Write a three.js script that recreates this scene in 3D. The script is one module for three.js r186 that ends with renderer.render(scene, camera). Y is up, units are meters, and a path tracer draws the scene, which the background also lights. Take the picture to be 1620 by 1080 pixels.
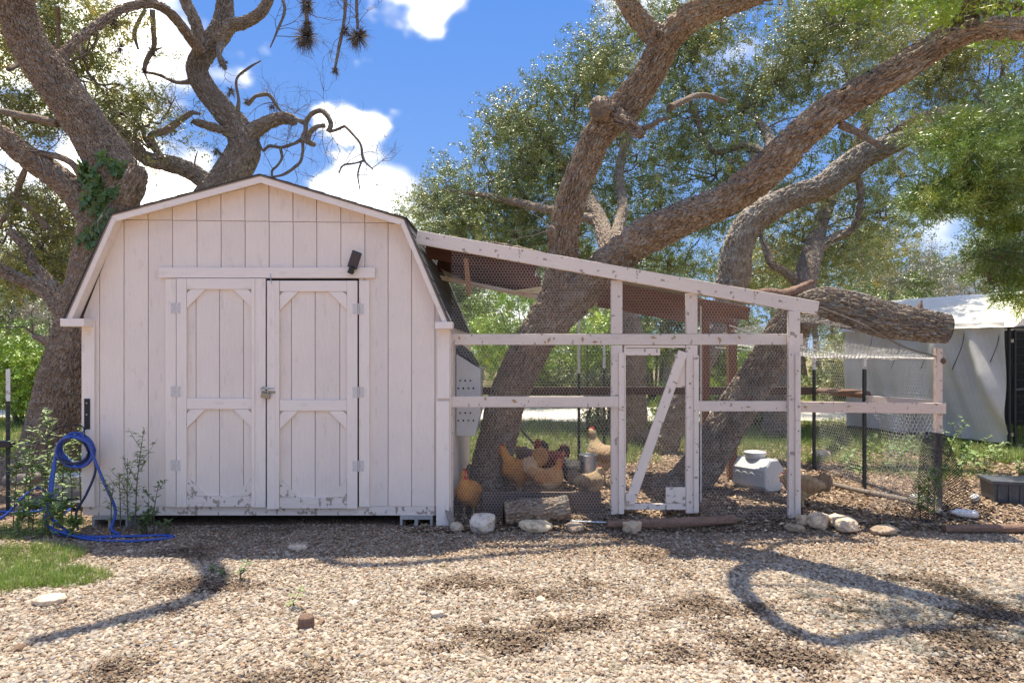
import * as THREE from 'three';
import { RoundedBoxGeometry } from 'three/addons/geometries/RoundedBoxGeometry.js';
import { mergeGeometries } from 'three/addons/utils/BufferGeometryUtils.js';

// ---------------------------------------------------------------- camera, sky, sun, exposure
const scene = new THREE.Scene();
const F = 1080, CX = 810, CY = 554, EYE = 1.47;           // focal length in pixels of a 1620 x 1080 frame, eye height in metres
const camera = new THREE.PerspectiveCamera(2 * Math.atan(540 / F) * 180 / Math.PI, 1.5, 0.05, 900);
camera.position.set(0, EYE, 0);
camera.lookAt(0, EYE, -10);
camera.setViewOffset(1620, 1080, 0, 540 - CY, 1620, 1080);
camera.updateProjectionMatrix();
const P = (px, py, d) => new THREE.Vector3((px - CX) * d / F, EYE - (py - CY) * d / F, -d);   // a pixel at a depth, as a point in metres

const SUN = new THREE.Vector3(-0.13, 1, -0.27).normalize();
const sun = new THREE.DirectionalLight(new THREE.Color(1.0, 0.93, 0.80), 3.7);
sun.target.position.set(0, 0, -6); sun.position.copy(SUN).multiplyScalar(40).add(sun.target.position);
sun.castShadow = true; sun.shadow.mapSize.set(4096, 4096);
Object.assign(sun.shadow.camera, { left: -16, right: 16, top: 16, bottom: -16, near: 1, far: 90 });
scene.add(sun, sun.target);

// seeded random numbers and noise
function rng(seed) { let a = seed >>> 0; return () => { a = (a + 0x6D2B79F5) | 0; let t = Math.imul(a ^ (a >>> 15), 1 | a); t = (t + Math.imul(t ^ (t >>> 7), 61 | t)) ^ t; return ((t ^ (t >>> 14)) >>> 0) / 4294967296; }; }
const hash = (x, y, z) => { let h = Math.imul(x, 374761393) ^ Math.imul(y, 668265263) ^ Math.imul(z, 2147483647 - 1013904223); h = Math.imul(h ^ (h >>> 13), 1274126177); h ^= h >>> 16; return (h >>> 0) / 4294967296; };
const sm = t => t * t * (3 - 2 * t), lerp = (a, b, t) => a + (b - a) * t, clamp = (x, a = 0, b = 1) => Math.min(b, Math.max(a, x));
const smooth = (a, b, x) => sm(clamp((x - a) / (b - a)));
function noise(x, y, z = 0, per = 0) {
  const xi = Math.floor(x), yi = Math.floor(y), zi = Math.floor(z), u = sm(x - xi), v = sm(y - yi), w = sm(z - zi);
  const pa = per.length ? per[0] : per, pb = per.length ? per[1] : per, wrap = (k, p) => p ? ((k % p) + p) % p : k;
  const h = (i, j, k) => hash(wrap(xi + i, pa), wrap(yi + j, pb), zi + k);
  return lerp(lerp(lerp(h(0, 0, 0), h(1, 0, 0), u), lerp(h(0, 1, 0), h(1, 1, 0), u), v), lerp(lerp(h(0, 0, 1), h(1, 0, 1), u), lerp(h(0, 1, 1), h(1, 1, 1), u), v), w);
}
function fbm(x, y, z = 0, oct = 4, per = 0) { let s = 0, a = 0.5, n = 0; for (let o = 0; o < oct; o++) { s += a * noise(x, y, z + o * 17.3, per); n += a; a *= 0.5; x *= 2; y *= 2; z *= 2; if (per) per = per.length ? [per[0] * 2, per[1] * 2] : per * 2; } return s / n; }
function worley(x, y, z, per = 0) {                        // distances to the two nearest cell points
  const xi = Math.floor(x), yi = Math.floor(y), zi = Math.floor(z); let a = 9, b = 9;
  const pa = per.length ? per[0] : per, pb = per.length ? per[1] : per, wrap = (k, p) => p ? ((k % p) + p) % p : k;
  for (let i = -1; i < 2; i++) for (let j = -1; j < 2; j++) for (let k = -1; k < 2; k++) {
    const X = wrap(xi + i, pa), Y = wrap(yi + j, pb), Z = zi + k;
    const dx = xi + i + hash(X, Y, Z) - x, dy = yi + j + hash(X + 71, Y + 13, Z) - y, dz = zi + k + hash(X, Y + 37, Z + 91) - z;
    const d = dx * dx + dy * dy + dz * dz;
    if (d < a) { b = a; a = d; } else if (d < b) b = d;
  }
  return [Math.sqrt(a), Math.sqrt(b)];
}

// the sky: clear blue air with scattered bright fair-weather cloud
{
  const W = 2048, Hh = 1024, data = new Float32Array(W * Hh * 4);
  const blobs = [[590, 265, 0.105, 0.75], [562, 185, 0.05, .4], [750, 40, 0.06, 0.36], [655, 45, 0.05, .30], [690, 15, .05, .22], [235, 120, 0.13, .26], [110, 60, .14, .2], [1250, 200, .3, .02], [1520, 300, .2, .1], [60, 420, .2, .25]]
    .map(([px, py, r, k]) => [P(px, py, 10).sub(camera.position).normalize(), r, k]);
  const clear = [[470, 110, .15, .6], [720, 160, .14, .6], [440, 225, .06, .4], [330, 240, .07, .3], [840, 60, .1, .4], [1100, 150, .16, .25]].map(([px, py, r, k]) => [P(px, py, 10).sub(camera.position).normalize(), r, k]);
  for (let j = 0; j < Hh; j++) {
    const el = (j + 0.5) / Hh * Math.PI - Math.PI / 2, y = Math.sin(el), c = Math.cos(el);
    for (let i = 0; i < W; i++) {
      const az = ((i + 0.5) / W - 0.5) * 2 * Math.PI, x = Math.cos(az) * c, z = Math.sin(az) * c, o = (j * W + i) * 4;
      const up = Math.max(0, y), t = Math.pow(1 - up, 3.2);
      let r = lerp(0.042, 0.18, t), g = lerp(0.128, 0.285, t), b = lerp(0.375, 0.46, t);
      if (y > -0.05) {
        let cov = fbm(x * 3.1 + 7, y * 5.2 + 3, z * 3.1, 6), bias = -0.02; const fray = (fbm(x * 16 + 3, y * 26, z * 16, 5) - .5) * 2.4;
        for (const [v, rad, k] of blobs) { const d = Math.acos(clamp(v.x * x + v.y * y + v.z * z, -1, 1)); const q = d + fray * rad; if (q < rad * 1.6) bias += k * 0.5 * (1 - smooth(rad * 0.3, rad * 1.6, q)); }
        for (const [v, rad, k] of clear) { const d = Math.acos(clamp(v.x * x + v.y * y + v.z * z, -1, 1)); if (d < rad * 1.6) bias -= k * 0.5 * (1 - smooth(rad * 0.3, rad * 1.6, d)); }
        bias *= .5 + fbm(x * 9 + 4, y * 13, z * 9, 4);
        const k = smooth(0.46, 0.74, cov + bias + (fbm(x * 15, y * 26, z * 15, 5) - .5) * 0.34);
        const white = lerp(0.6, 1.35, smooth(0.46, 0.76, cov + bias));
        r = lerp(r, white * 1.0, k); g = lerp(g, white * 0.975, k); b = lerp(b, white * 0.95, k);
      }
      data[o] = r; data[o + 1] = g; data[o + 2] = b; data[o + 3] = 1;
    }
  }
  const t = new THREE.DataTexture(data, W, Hh, THREE.RGBAFormat, THREE.FloatType);
  t.mapping = THREE.EquirectangularReflectionMapping; t.magFilter = t.minFilter = THREE.LinearFilter; t.wrapS = THREE.RepeatWrapping; t.needsUpdate = true;
  scene.background = t; scene.environment = t; scene.environmentIntensity = 1;
}
const renderer = new THREE.WebGLRenderer({ antialias: true });
renderer.toneMapping = THREE.LinearToneMapping;
renderer.toneMappingExposure = 2.3;
renderer.shadowMap.enabled = true;

// ---------------------------------------------------------------- helpers: textures and materials
function tex(size, srgb, metres, fn) {
  const d = new Uint8Array(size * size * 4), enc = c => { c = clamp(c); return 255 * (srgb ? (c <= 0.0031308 ? 12.92 * c : 1.055 * Math.pow(c, 1 / 2.4) - 0.055) : c); };
  for (let j = 0; j < size; j++) for (let i = 0; i < size; i++) { const v = fn(i / size, j / size), o = (j * size + i) * 4; if (v.length) { d[o] = enc(v[0]); d[o + 1] = enc(v[1]); d[o + 2] = enc(v[2]); } else d[o] = d[o + 1] = d[o + 2] = enc(v); d[o + 3] = 255; }
  const t = new THREE.DataTexture(d, size, size); t.wrapS = t.wrapT = THREE.RepeatWrapping; t.magFilter = THREE.LinearFilter; t.minFilter = THREE.LinearMipmapLinearFilter; t.generateMipmaps = true;
  if (srgb) t.colorSpace = THREE.SRGBColorSpace; t.repeat.set(1 / metres, 1 / metres); t.needsUpdate = true; return t;
}
const rgb = (r, g, b) => new THREE.Color().setRGB(r, g, b);
const std = o => new THREE.MeshStandardMaterial(Object.assign({ roughness: 0.85 }, o));
const mixc = (a, b, t) => [lerp(a[0], b[0], t), lerp(a[1], b[1], t), lerp(a[2], b[2], t)];

// bark: narrow plates, long along the limb, with lichen-grey and brown patches
const barkBump = tex(512, false, 0.42, (u, v) => { const w = fbm(u * 8, v * 8, 3, 3, 8); const [a, b] = worley(u * 22 + w * 1.2, v * 9 + w * .8, .5, [22, 9]); return clamp(smooth(0.02, .4, b - a) * .8 + fbm(u * 32, v * 32, 1, 3, 32) * .3); });
const barkMap = (base, moss, seed) => tex(512, true, 0.84, (u, v) => {
  const k = fbm(u * 6, v * 6, seed, 4, 6), f = fbm(u * 64, v * 24, seed + 4, 3, [64, 24]), p = smooth(.56, .72, fbm(u * 12, v * 12, seed + 9, 3, 12));
  return mixc(base.map(c => c * (0.62 + 0.8 * f) * (0.75 + 0.5 * k)), moss, p * .55);
});
const M = {};
M.bark = std({ map: barkMap([0.33, 0.245, 0.172], [0.42, 0.37, 0.29], 1), bumpMap: barkBump, bumpScale: 0.02, roughness: 0.95 });
M.barkGrey = std({ map: barkMap([0.31, 0.25, 0.188], [0.44, 0.41, 0.34], 5), bumpMap: barkBump, bumpScale: 0.02, roughness: 0.95 });
M.twig = std({ color: rgb(0.13, 0.105, 0.085), roughness: 0.95 });
M.cutWood = std({ map: tex(256, true, 0.3, (u, v) => { const r = Math.hypot(u - .5, v - .5) * 2, a = Math.atan2(v - .5, u - .5); const ring = .5 + .5 * Math.sin(r * 60 + 5 * fbm(u * 5, v * 5, 2)), crack = smooth(.86, .95, noise(a * 6, 3, 1)); return mixc([.33, .22, .13], [.24, .155, .09], ring * .7).map(c => c * (1 - .6 * crack)); }), roughness: .9 });

// painted siding: brushed paint over rough ply, a few knocks and stains
const grainBump = tex(512, false, 0.4, (u, v) => clamp(.5 + .9 * (fbm(u * 110, v * 9, 2, 3, [110, 9]) - .5) + .35 * (noise(u * 60, v * 60, 4, 60) - .5)));
const paintMap = (base, wear, seed) => tex(512, true, 1.0, (u, v) => {
  const s = fbm(u * 5, v * 5, seed, 4, 5), g = fbm(u * 128, v * 12, seed + 2, 3, [128, 12]), sp = noise(u * 90, v * 90, seed + 7, 90), st = fbm(u * 24, v * 8, seed + 5, 4, [24, 8]);
  let c = base.map((k, i) => k * (0.92 + 0.09 * s + 0.08 * g) * (i == 2 ? 1 - .03 * (s - .5) : 1));
  c = mixc(c, [.36, .3, .24], smooth(.66, .8, st) * .16 + (sp > .975 ? .35 : 0));
  if (wear) { const w = smooth(.76 - wear * .2, .80 - wear * .16, fbm(u * 26, v * 34, seed + 11, 4, [26, 34])); c = mixc(c, [.24, .17, .12], w * .75); }
  return c;
});
const PAINT = [0.79, 0.68, 0.585];
M.paint = std({ map: paintMap(PAINT, 0, 1), bumpMap: grainBump, bumpScale: 0.0016, roughness: 0.75 });
M.paint2 = std({ map: paintMap(PAINT.map(c => c * .965), 0, 21), bumpMap: grainBump, bumpScale: 0.0022, roughness: 0.75 });
M.trim = std({ map: paintMap([0.82, 0.715, 0.62], 0, 31), bumpMap: grainBump, bumpScale: 0.0012, roughness: 0.7 });
M.wornPaint = std({ map: paintMap([0.76, 0.655, 0.56], .62, 41), bumpMap: grainBump, bumpScale: 0.003, roughness: 0.8 });
M.coopWood = std({ map: paintMap([0.76, 0.65, 0.55], .22, 51), bumpMap: grainBump, bumpScale: 0.0025, roughness: 0.85 });
M.coopPink = std({ map: paintMap([0.66, 0.52, 0.42], .25, 57), bumpMap: grainBump, bumpScale: 0.0025, roughness: 0.85 });
const woodMap = (a, b, seed) => tex(512, true, 0.8, (u, v) => { const g = fbm(u * 96, v * 8, seed, 4, [96, 8]), k = fbm(u * 12, v * 4, seed + 3, 3, [12, 4]); return mixc(a, b, clamp(g * .8 + k * .5 - .15)); });
M.stainWood = std({ map: woodMap([.30, .145, .075], [.15, .068, .036], 3), bumpMap: grainBump, bumpScale: .002, roughness: .8 });
M.shadedRed = std({ map: woodMap([.14, .055, .032], [.075, .03, .02], 23), bumpMap: grainBump, bumpScale: .002, roughness: .8 });  // rafter stain darkened in colour for the shade under the roof sheets
M.darkWood = std({ map: woodMap([.16, .11, .08], [.085, .058, .045], 8), bumpMap: grainBump, bumpScale: .003, roughness: .9 });
M.greyWood = std({ map: woodMap([.36, .30, .24], [.19, .15, .115], 12), bumpMap: grainBump, bumpScale: .004, roughness: .95 });
M.redWood = std({ map: woodMap([.33, .20, .135], [.17, .10, .065], 14), bumpMap: barkBump, bumpScale: .005, roughness: .95 });
M.shingle = std({ map: tex(256, true, .5, (u, v) => { const n = noise(u * 120, v * 120, 1, 120), k = fbm(u * 6, v * 6, 4, 3, 6); return [.055, .053, .052].map(c => c * (.6 + .7 * n + .4 * k)); }), roughness: .95 });
M.black = std({ color: rgb(.012, .013, .015), roughness: .45 });
M.solar = new THREE.MeshPhysicalMaterial({ color: rgb(.008, .013, .035), roughness: .22, clearcoat: .6 });
M.iron = std({ color: rgb(.02, .022, .024), roughness: .55, metalness: .3 });
M.postGreen = std({ map: tex(128, true, .3, (u, v) => mixc([.024, .034, .03], [.06, .045, .03], smooth(.5, .7, fbm(u * 12, v * 12, 2, 3, 12)))), roughness: .6 });
M.postWhite = std({ map: tex(128, true, .3, (u, v) => mixc([.72, .70, .66], [.4, .36, .3], smooth(.55, .75, fbm(u * 14, v * 14, 5, 3, 14)))), roughness: .7 });
M.steel = std({ map: tex(256, true, .25, (u, v) => { const [a, b] = worley(u * 14, v * 14, .5, 14); return [.5, .52, .53].map(c => c * (.75 + .5 * noise(u * 14 + a * 3, v * 14, 1) * .7)); }), roughness: .42, metalness: .85 });
M.wire = std({ color: rgb(.62, .60, .57), roughness: .5, metalness: .35 });
M.hinge = std({ color: rgb(.62, .57, .53), roughness: .5 });
M.brass = std({ color: rgb(.36, .30, .2), roughness: .45, metalness: .7 });
M.concrete = std({ map: tex(256, true, .4, (u, v) => { const n = fbm(u * 40, v * 40, 2, 3, 40), k = fbm(u * 5, v * 5, 7, 3, 5); return [.36, .34, .31].map(c => c * (.7 + .35 * n + .3 * k)); }), bumpMap: tex(256, false, .4, (u, v) => fbm(u * 50, v * 50, 3, 3, 50)), bumpScale: .003, roughness: .95 });
M.rock = std({ map: tex(512, true, .5, (u, v) => { const k = fbm(u * 5, v * 5, 3, 5, 5), n = fbm(u * 40, v * 40, 6, 3, 40), s = smooth(.55, .7, fbm(u * 9, v * 9, 11, 4, 9)); return mixc([.56, .49, .40].map(c => c * (.7 + .3 * n + .3 * k)), [.26, .2, .15], s * .6); }), bumpMap: tex(256, false, .3, (u, v) => fbm(u * 18, v * 18, 3, 4, 18)), bumpScale: .008, roughness: .95, vertexColors: true });
M.hose = new THREE.MeshPhysicalMaterial({ color: rgb(.014, .062, .32), roughness: .38, clearcoat: .3 });
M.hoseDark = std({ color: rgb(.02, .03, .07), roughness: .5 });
M.bucket = std({ map: tex(128, true, .3, (u, v) => [.48, .53, .58].map(c => c * (.8 + .3 * fbm(u * 10, v * 10, 3, 3, 10)))), roughness: .5 });
M.greyPlastic = std({ map: tex(256, true, .5, (u, v) => { const k = fbm(u * 6, v * 6, 3, 4, 6), n = fbm(u * 40, v * 40, 9, 3, 40); return mixc([.60, .595, .57].map(c => c * (.85 + .2 * k)), [.3, .25, .2], smooth(.55, .8, n * .5 + k * .5) * .5); }), roughness: .6 });
M.boxPlastic = std({ map: tex(128, true, .4, (u, v) => mixc([.055, .062, .072], [.16, .14, .12], smooth(.55, .8, fbm(u * 14, v * 14, 3, 4, 14)) * .5)), roughness: .55 });
M.hole = std({ color: rgb(.01, .01, .01), roughness: 1 });  // flat black painted as shade in vents and door gaps
M.tarp = new THREE.MeshPhysicalMaterial({ map: tex(512, true, 1, (u, v) => { const wv = .5 + .25 * Math.sin(u * 1600) + .25 * Math.sin(v * 1600), k = fbm(u * 5, v * 5, 2, 4, 5), s = smooth(.55, .75, fbm(u * 16, v * 5, 8, 4, 1)); return mixc([.80, .765, .69].map(c => c * (.88 + .1 * wv + .14 * k)), [.55, .51, .45], s * .35); }), roughness: .7, transmission: .3, thickness: 0, side: THREE.DoubleSide });
M.tarpRoof = new THREE.MeshPhysicalMaterial({ map: tex(256, true, 1, (u, v) => { const k = fbm(u * 5, v * 5, 12, 4, 5), s = smooth(.5, .75, fbm(u * 9, v * 14, 18, 4, 1)); return mixc([.85, .80, .72].map(c => c * (.86 + .2 * k)), [.34, .31, .28], s * .4); }), roughness: .65, transmission: .12, thickness: 0, side: THREE.DoubleSide });
M.roofSheet = std({ map: tex(256, true, .8, (u, v) => { const k = fbm(u * 5, v * 5, 3, 4, 5), g = fbm(u * 60, v * 8, 7, 3, 4); return [.40, .36, .31].map(c => c * (.65 + .4 * k + .25 * g)); }), roughness: .8, side: THREE.DoubleSide });
M.leaf = new THREE.MeshPhysicalMaterial({ color: rgb(1, 1, 1), roughness: .4, transmission: .5, thickness: 0, side: THREE.DoubleSide });
M.dryLeaf = std({ color: rgb(1, 1, 1), roughness: .85, side: THREE.DoubleSide });
M.stone = std({ color: rgb(1, 1, 1), map: tex(128, true, .05, (u, v) => { const k = fbm(u * 6, v * 6, 3, 3, 6); return [1, .985, .96].map(c => c * (.72 + .36 * k)); }), roughness: .95 });

// ---------------------------------------------------------------- helpers: naming and grouping
const taken = new Map();
function numbered(n) { const k = taken.get(n) || 0; taken.set(n, k + 1); return k ? `${n}_${String(k).padStart(3, '0')}` : n; }
function tag(o, label, category, group) { o.userData.label = label; if (category) o.userData.category = category; if (group) o.userData.group = group; return o; }
function thing(name, label, category, group, pos) { const g = new THREE.Group(); g.name = numbered(name); scene.add(g); if (pos) g.position.set(...pos); return tag(g, label, category, group); }
function mesh(name, geo, mat, parent = scene) { const m = new THREE.Mesh(geo, mat); m.name = parent === scene ? numbered(name) : name; m.castShadow = m.receiveShadow = true; parent.add(m); return m; }
function structure(name, geo, mat) { const m = mesh(name, geo, mat); m.userData.kind = 'structure'; return m; }
function instanced(name, geo, mat, mats, cols, parent = scene) {
  const m = new THREE.InstancedMesh(geo, mat, mats.length); m.name = parent === scene ? numbered(name) : name; m.castShadow = m.receiveShadow = true;
  mats.forEach((x, i) => { m.setMatrixAt(i, x); if (cols) m.setColorAt(i, cols[i]); }); m.userData.kind = 'stuff'; parent.add(m); return m;
}
// geometry helpers -------------------------------------------------------------------------------
function metreUV(g, axis = 'y', ofs = 0) {                 // box-like uv in metres with v along the grain
  if (g.index) g = g.toNonIndexed(); const p = g.attributes.position, n = g.attributes.normal, uv = new Float32Array(p.count * 2), a = { x: 0, y: 1, z: 2 }[axis];
  for (let i = 0; i < p.count; i += 3) {
    const nn = [0, 0, 0]; for (let k = 0; k < 3; k++) { nn[0] += Math.abs(n.getX(i + k)); nn[1] += Math.abs(n.getY(i + k)); nn[2] += Math.abs(n.getZ(i + k)); }
    let m = nn.indexOf(Math.max(...nn)), rest = [0, 1, 2].filter(k => k !== m), vA = rest.includes(a) ? a : rest[1], uA = rest.find(k => k !== vA);
    for (let k = 0; k < 3; k++) { const q = [p.getX(i + k), p.getY(i + k), p.getZ(i + k)]; uv[(i + k) * 2] = q[uA] + ofs * .37; uv[(i + k) * 2 + 1] = q[vA] + ofs * .73; }
  }
  g.setAttribute('uv', new THREE.BufferAttribute(uv, 2)); return g;
}
let offs = 0;
function box(w, h, d, x, y, z, axis = 'y', r = 0.003) { const g = new RoundedBoxGeometry(w, h, d, 1, Math.min(r, w * .3, h * .3, d * .3)); g.translate(x, y, z); return metreUV(g, axis, ++offs); }
function slab(poly, z0, z1, axis = 'y', bevel = 0.0025) {  // polygon [[x,y]...] in x-y extruded between two depths
  const s = new THREE.Shape(poly.map(p => new THREE.Vector2(...p))); const t = Math.abs(z1 - z0);
  const g = new THREE.ExtrudeGeometry(s, { depth: t - 2 * bevel, bevelEnabled: bevel > 0, bevelThickness: bevel, bevelSize: bevel, bevelOffset: -bevel, bevelSegments: 1 });
  g.translate(0, 0, Math.min(z0, z1) + bevel); return metreUV(g, axis, ++offs);
}
function beam(a, b, w, h, axisUp = new THREE.Vector3(0, 1, 0), r = .004) { // a timber from a to b: w across, h along the up axis
  const L = a.distanceTo(b), g0 = new RoundedBoxGeometry(w, h, L, 1, Math.min(r, w * .3, h * .3)); const g = metreUV(g0, 'z', ++offs);
  const zx = b.clone().sub(a).normalize(), xx = new THREE.Vector3().crossVectors(axisUp, zx).normalize(), yx = new THREE.Vector3().crossVectors(zx, xx);
  g.applyMatrix4(new THREE.Matrix4().makeBasis(xx, yx, zx).setPosition(a.clone().add(b).multiplyScalar(.5))); return g;
}
function curve(pts) { return new THREE.CatmullRomCurve3(pts, false, 'centripetal'); }
function tube(pts, r, seg = 40, rad = 8) { return new THREE.TubeGeometry(curve(pts), seg, r, rad, false); }
function strip(geo) { const g = geo.index ? geo.toNonIndexed() : geo; for (const k of Object.keys(g.attributes)) if (!['position', 'normal', 'uv', 'color'].includes(k)) g.deleteAttribute(k); return g; }
const join = list => mergeGeometries(list.map(strip));
// a tapering, lumpy limb through points [Vector3, radius]; plates > 0 cuts real bark fissures into it
function limbGeo(pts, { step = .03, seg = 24, lump = .06, plates = 0, seed = 1, capEnd = false, scale = 1 } = {}) {
  const c = curve(pts.map(p => p[0])), n = pts.length, L = c.getLength(), rings = Math.max(3, Math.ceil(L / step));
  const rad = t => { const f = t * (n - 1), i = Math.min(n - 2, Math.floor(f)), k = f - i, r = j => pts[clamp(j, 0, n - 1)][1]; const a = r(i - 1), b = r(i), d = r(i + 1), e = r(i + 2); return Math.max(.001, .5 * (2 * b + (d - a) * k + (2 * a - 5 * b + 4 * d - e) * k * k + (3 * b - a - 3 * d + e) * k * k * k)); };
  const pos = [], uv = [], idx = [], T = new THREE.Vector3(), N = new THREE.Vector3(), B = new THREE.Vector3(), q = new THREE.Vector3(), c0 = new THREE.Vector3();
  let avg = 0; pts.forEach(p => avg += p[1]); avg /= n; const turns = Math.max(1, Math.round(2 * Math.PI * avg / .42)) * .42;
  c.getTangent(0, T); N.set(Math.abs(T.y) < .9 ? 0 : 1, Math.abs(T.y) < .9 ? 1 : 0, 0).cross(T).normalize();
  let s = 0; const prev = new THREE.Vector3();
  for (let i = 0; i <= rings; i++) {
    const t = i / rings; c.getPoint(t, c0); c.getTangent(t, T); N.addScaledVector(T, -N.dot(T)).normalize(); B.crossVectors(T, N);
    if (i) s += c0.distanceTo(prev); prev.copy(c0); const R = rad(t);
    for (let j = 0; j <= seg; j++) {
      const th = (j % seg) / seg * 2 * Math.PI, cx = Math.cos(th), cy = Math.sin(th);
      let r = R * (1 + lump * 2.2 * (fbm(cx * 1.3 + seed * 3.1, cy * 1.3 + s * 2.6 * scale, seed + s * .7, 3) - .5));
      if (plates) {
        const X = cx * R * 46, Y = cy * R * 46, S = s * 9, w = (noise(X * .4, Y * .4, S * .6 + seed) - .5) * 1.7;
        const [a, b] = worley(X + w, Y + w, S + w); r += plates * (1.25 * smooth(.02, .34, b - a) - .95) + plates * .55 * (noise(X * 1.7, Y * 1.7, S * 2.2) - .5);
      }
      q.copy(c0).addScaledVector(N, cx * r).addScaledVector(B, cy * r); pos.push(q.x, q.y, q.z); uv.push(j / seg * turns, s);
    }
  }
  const w = seg + 1;
  for (let i = 0; i < rings; i++) for (let j = 0; j < seg; j++) { const a = i * w + j, b = a + w; idx.push(a, a + 1, b, b, a + 1, b + 1); }
  for (const [row, flip] of [[0, false], [rings, true]]) { const t = row / rings; c.getPoint(t, c0); const k = pos.length / 3; pos.push(c0.x, c0.y, c0.z); uv.push(0, 0); for (let j = 0; j < seg; j++) { const a = row * w + j; flip ? idx.push(k, a, a + 1) : idx.push(k, a + 1, a); } }
  const g = new THREE.BufferGeometry(); g.setAttribute('position', new THREE.Float32BufferAttribute(pos, 3)); g.setAttribute('uv', new THREE.Float32BufferAttribute(uv, 2)); g.setIndex(idx); g.computeVertexNormals();
  const nn = g.attributes.normal; for (let i = 0; i <= rings; i++) { const a = i * w, b = a + seg; const x = nn.getX(a) + nn.getX(b), y = nn.getY(a) + nn.getY(b), z = nn.getZ(a) + nn.getZ(b), l = Math.hypot(x, y, z) || 1; nn.setXYZ(a, x / l, y / l, z / l); nn.setXYZ(b, x / l, y / l, z / l); }
  return g;
}
const px = list => list.map(([x, y, d, w]) => [P(x, y, d), w / 2 * d / F]);   // [pixel x, pixel y, depth, width in pixels] to [point, radius]
// surface nets: a closed smooth mesh of the zero level of a distance field; colour(x,y,z) gives vertex colours
function sdfMesh(f, lo, hi, cell, colour) {
  const n = [0, 1, 2].map(k => Math.ceil((hi[k] - lo[k]) / cell) + 1), V = new Float32Array(n[0] * n[1] * n[2]), at = (i, j, k) => (k * n[1] + j) * n[0] + i;
  for (let k = 0; k < n[2]; k++) for (let j = 0; j < n[1]; j++) for (let i = 0; i < n[0]; i++) V[at(i, j, k)] = f(lo[0] + i * cell, lo[1] + j * cell, lo[2] + k * cell);
  const id = new Int32Array(V.length).fill(-1), pos = [], idx = [], col = [];
  for (let k = 0; k < n[2] - 1; k++) for (let j = 0; j < n[1] - 1; j++) for (let i = 0; i < n[0] - 1; i++) {
    let c = 0, x = 0, y = 0, z = 0;
    const edge = (a, b, c0, c1) => { const va = V[a], vb = V[b]; if ((va < 0) !== (vb < 0)) { const t = va / (va - vb); x += lerp(c0[0], c1[0], t); y += lerp(c0[1], c1[1], t); z += lerp(c0[2], c1[2], t); c++; } };
    const q = (a, b, d) => at(i + a, j + b, k + d);
    for (let a = 0; a < 2; a++) for (let b = 0; b < 2; b++) { edge(q(0, a, b), q(1, a, b), [0, a, b], [1, a, b]); edge(q(a, 0, b), q(a, 1, b), [a, 0, b], [a, 1, b]); edge(q(a, b, 0), q(a, b, 1), [a, b, 0], [a, b, 1]); }
    if (!c) continue; id[at(i, j, k)] = pos.length / 3; const X = lo[0] + (i + x / c) * cell, Y = lo[1] + (j + y / c) * cell, Z = lo[2] + (k + z / c) * cell; pos.push(X, Y, Z); if (colour) col.push(...colour(X, Y, Z));
  }
  const quad = (a, b, c, d, flip) => { if (a < 0 || b < 0 || c < 0 || d < 0) return; flip ? idx.push(a, c, b, a, d, c) : idx.push(a, b, c, a, c, d); };
  for (let k = 1; k < n[2] - 1; k++) for (let j = 1; j < n[1] - 1; j++) for (let i = 1; i < n[0] - 1; i++) {
    const v = V[at(i, j, k)] < 0;
    if (v !== (V[at(i + 1, j, k)] < 0)) quad(id[at(i, j - 1, k - 1)], id[at(i, j, k - 1)], id[at(i, j, k)], id[at(i, j - 1, k)], !v);
    if (v !== (V[at(i, j + 1, k)] < 0)) quad(id[at(i - 1, j, k - 1)], id[at(i - 1, j, k)], id[at(i, j, k)], id[at(i, j, k - 1)], !v);
    if (v !== (V[at(i, j, k + 1)] < 0)) quad(id[at(i - 1, j - 1, k)], id[at(i, j - 1, k)], id[at(i, j, k)], id[at(i - 1, j, k)], !v);
  }
  const g = new THREE.BufferGeometry(); g.setAttribute('position', new THREE.Float32BufferAttribute(pos, 3)); if (colour) g.setAttribute('color', new THREE.Float32BufferAttribute(col, 3)); g.setIndex(idx); g.computeVertexNormals(); return g;
}
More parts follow.
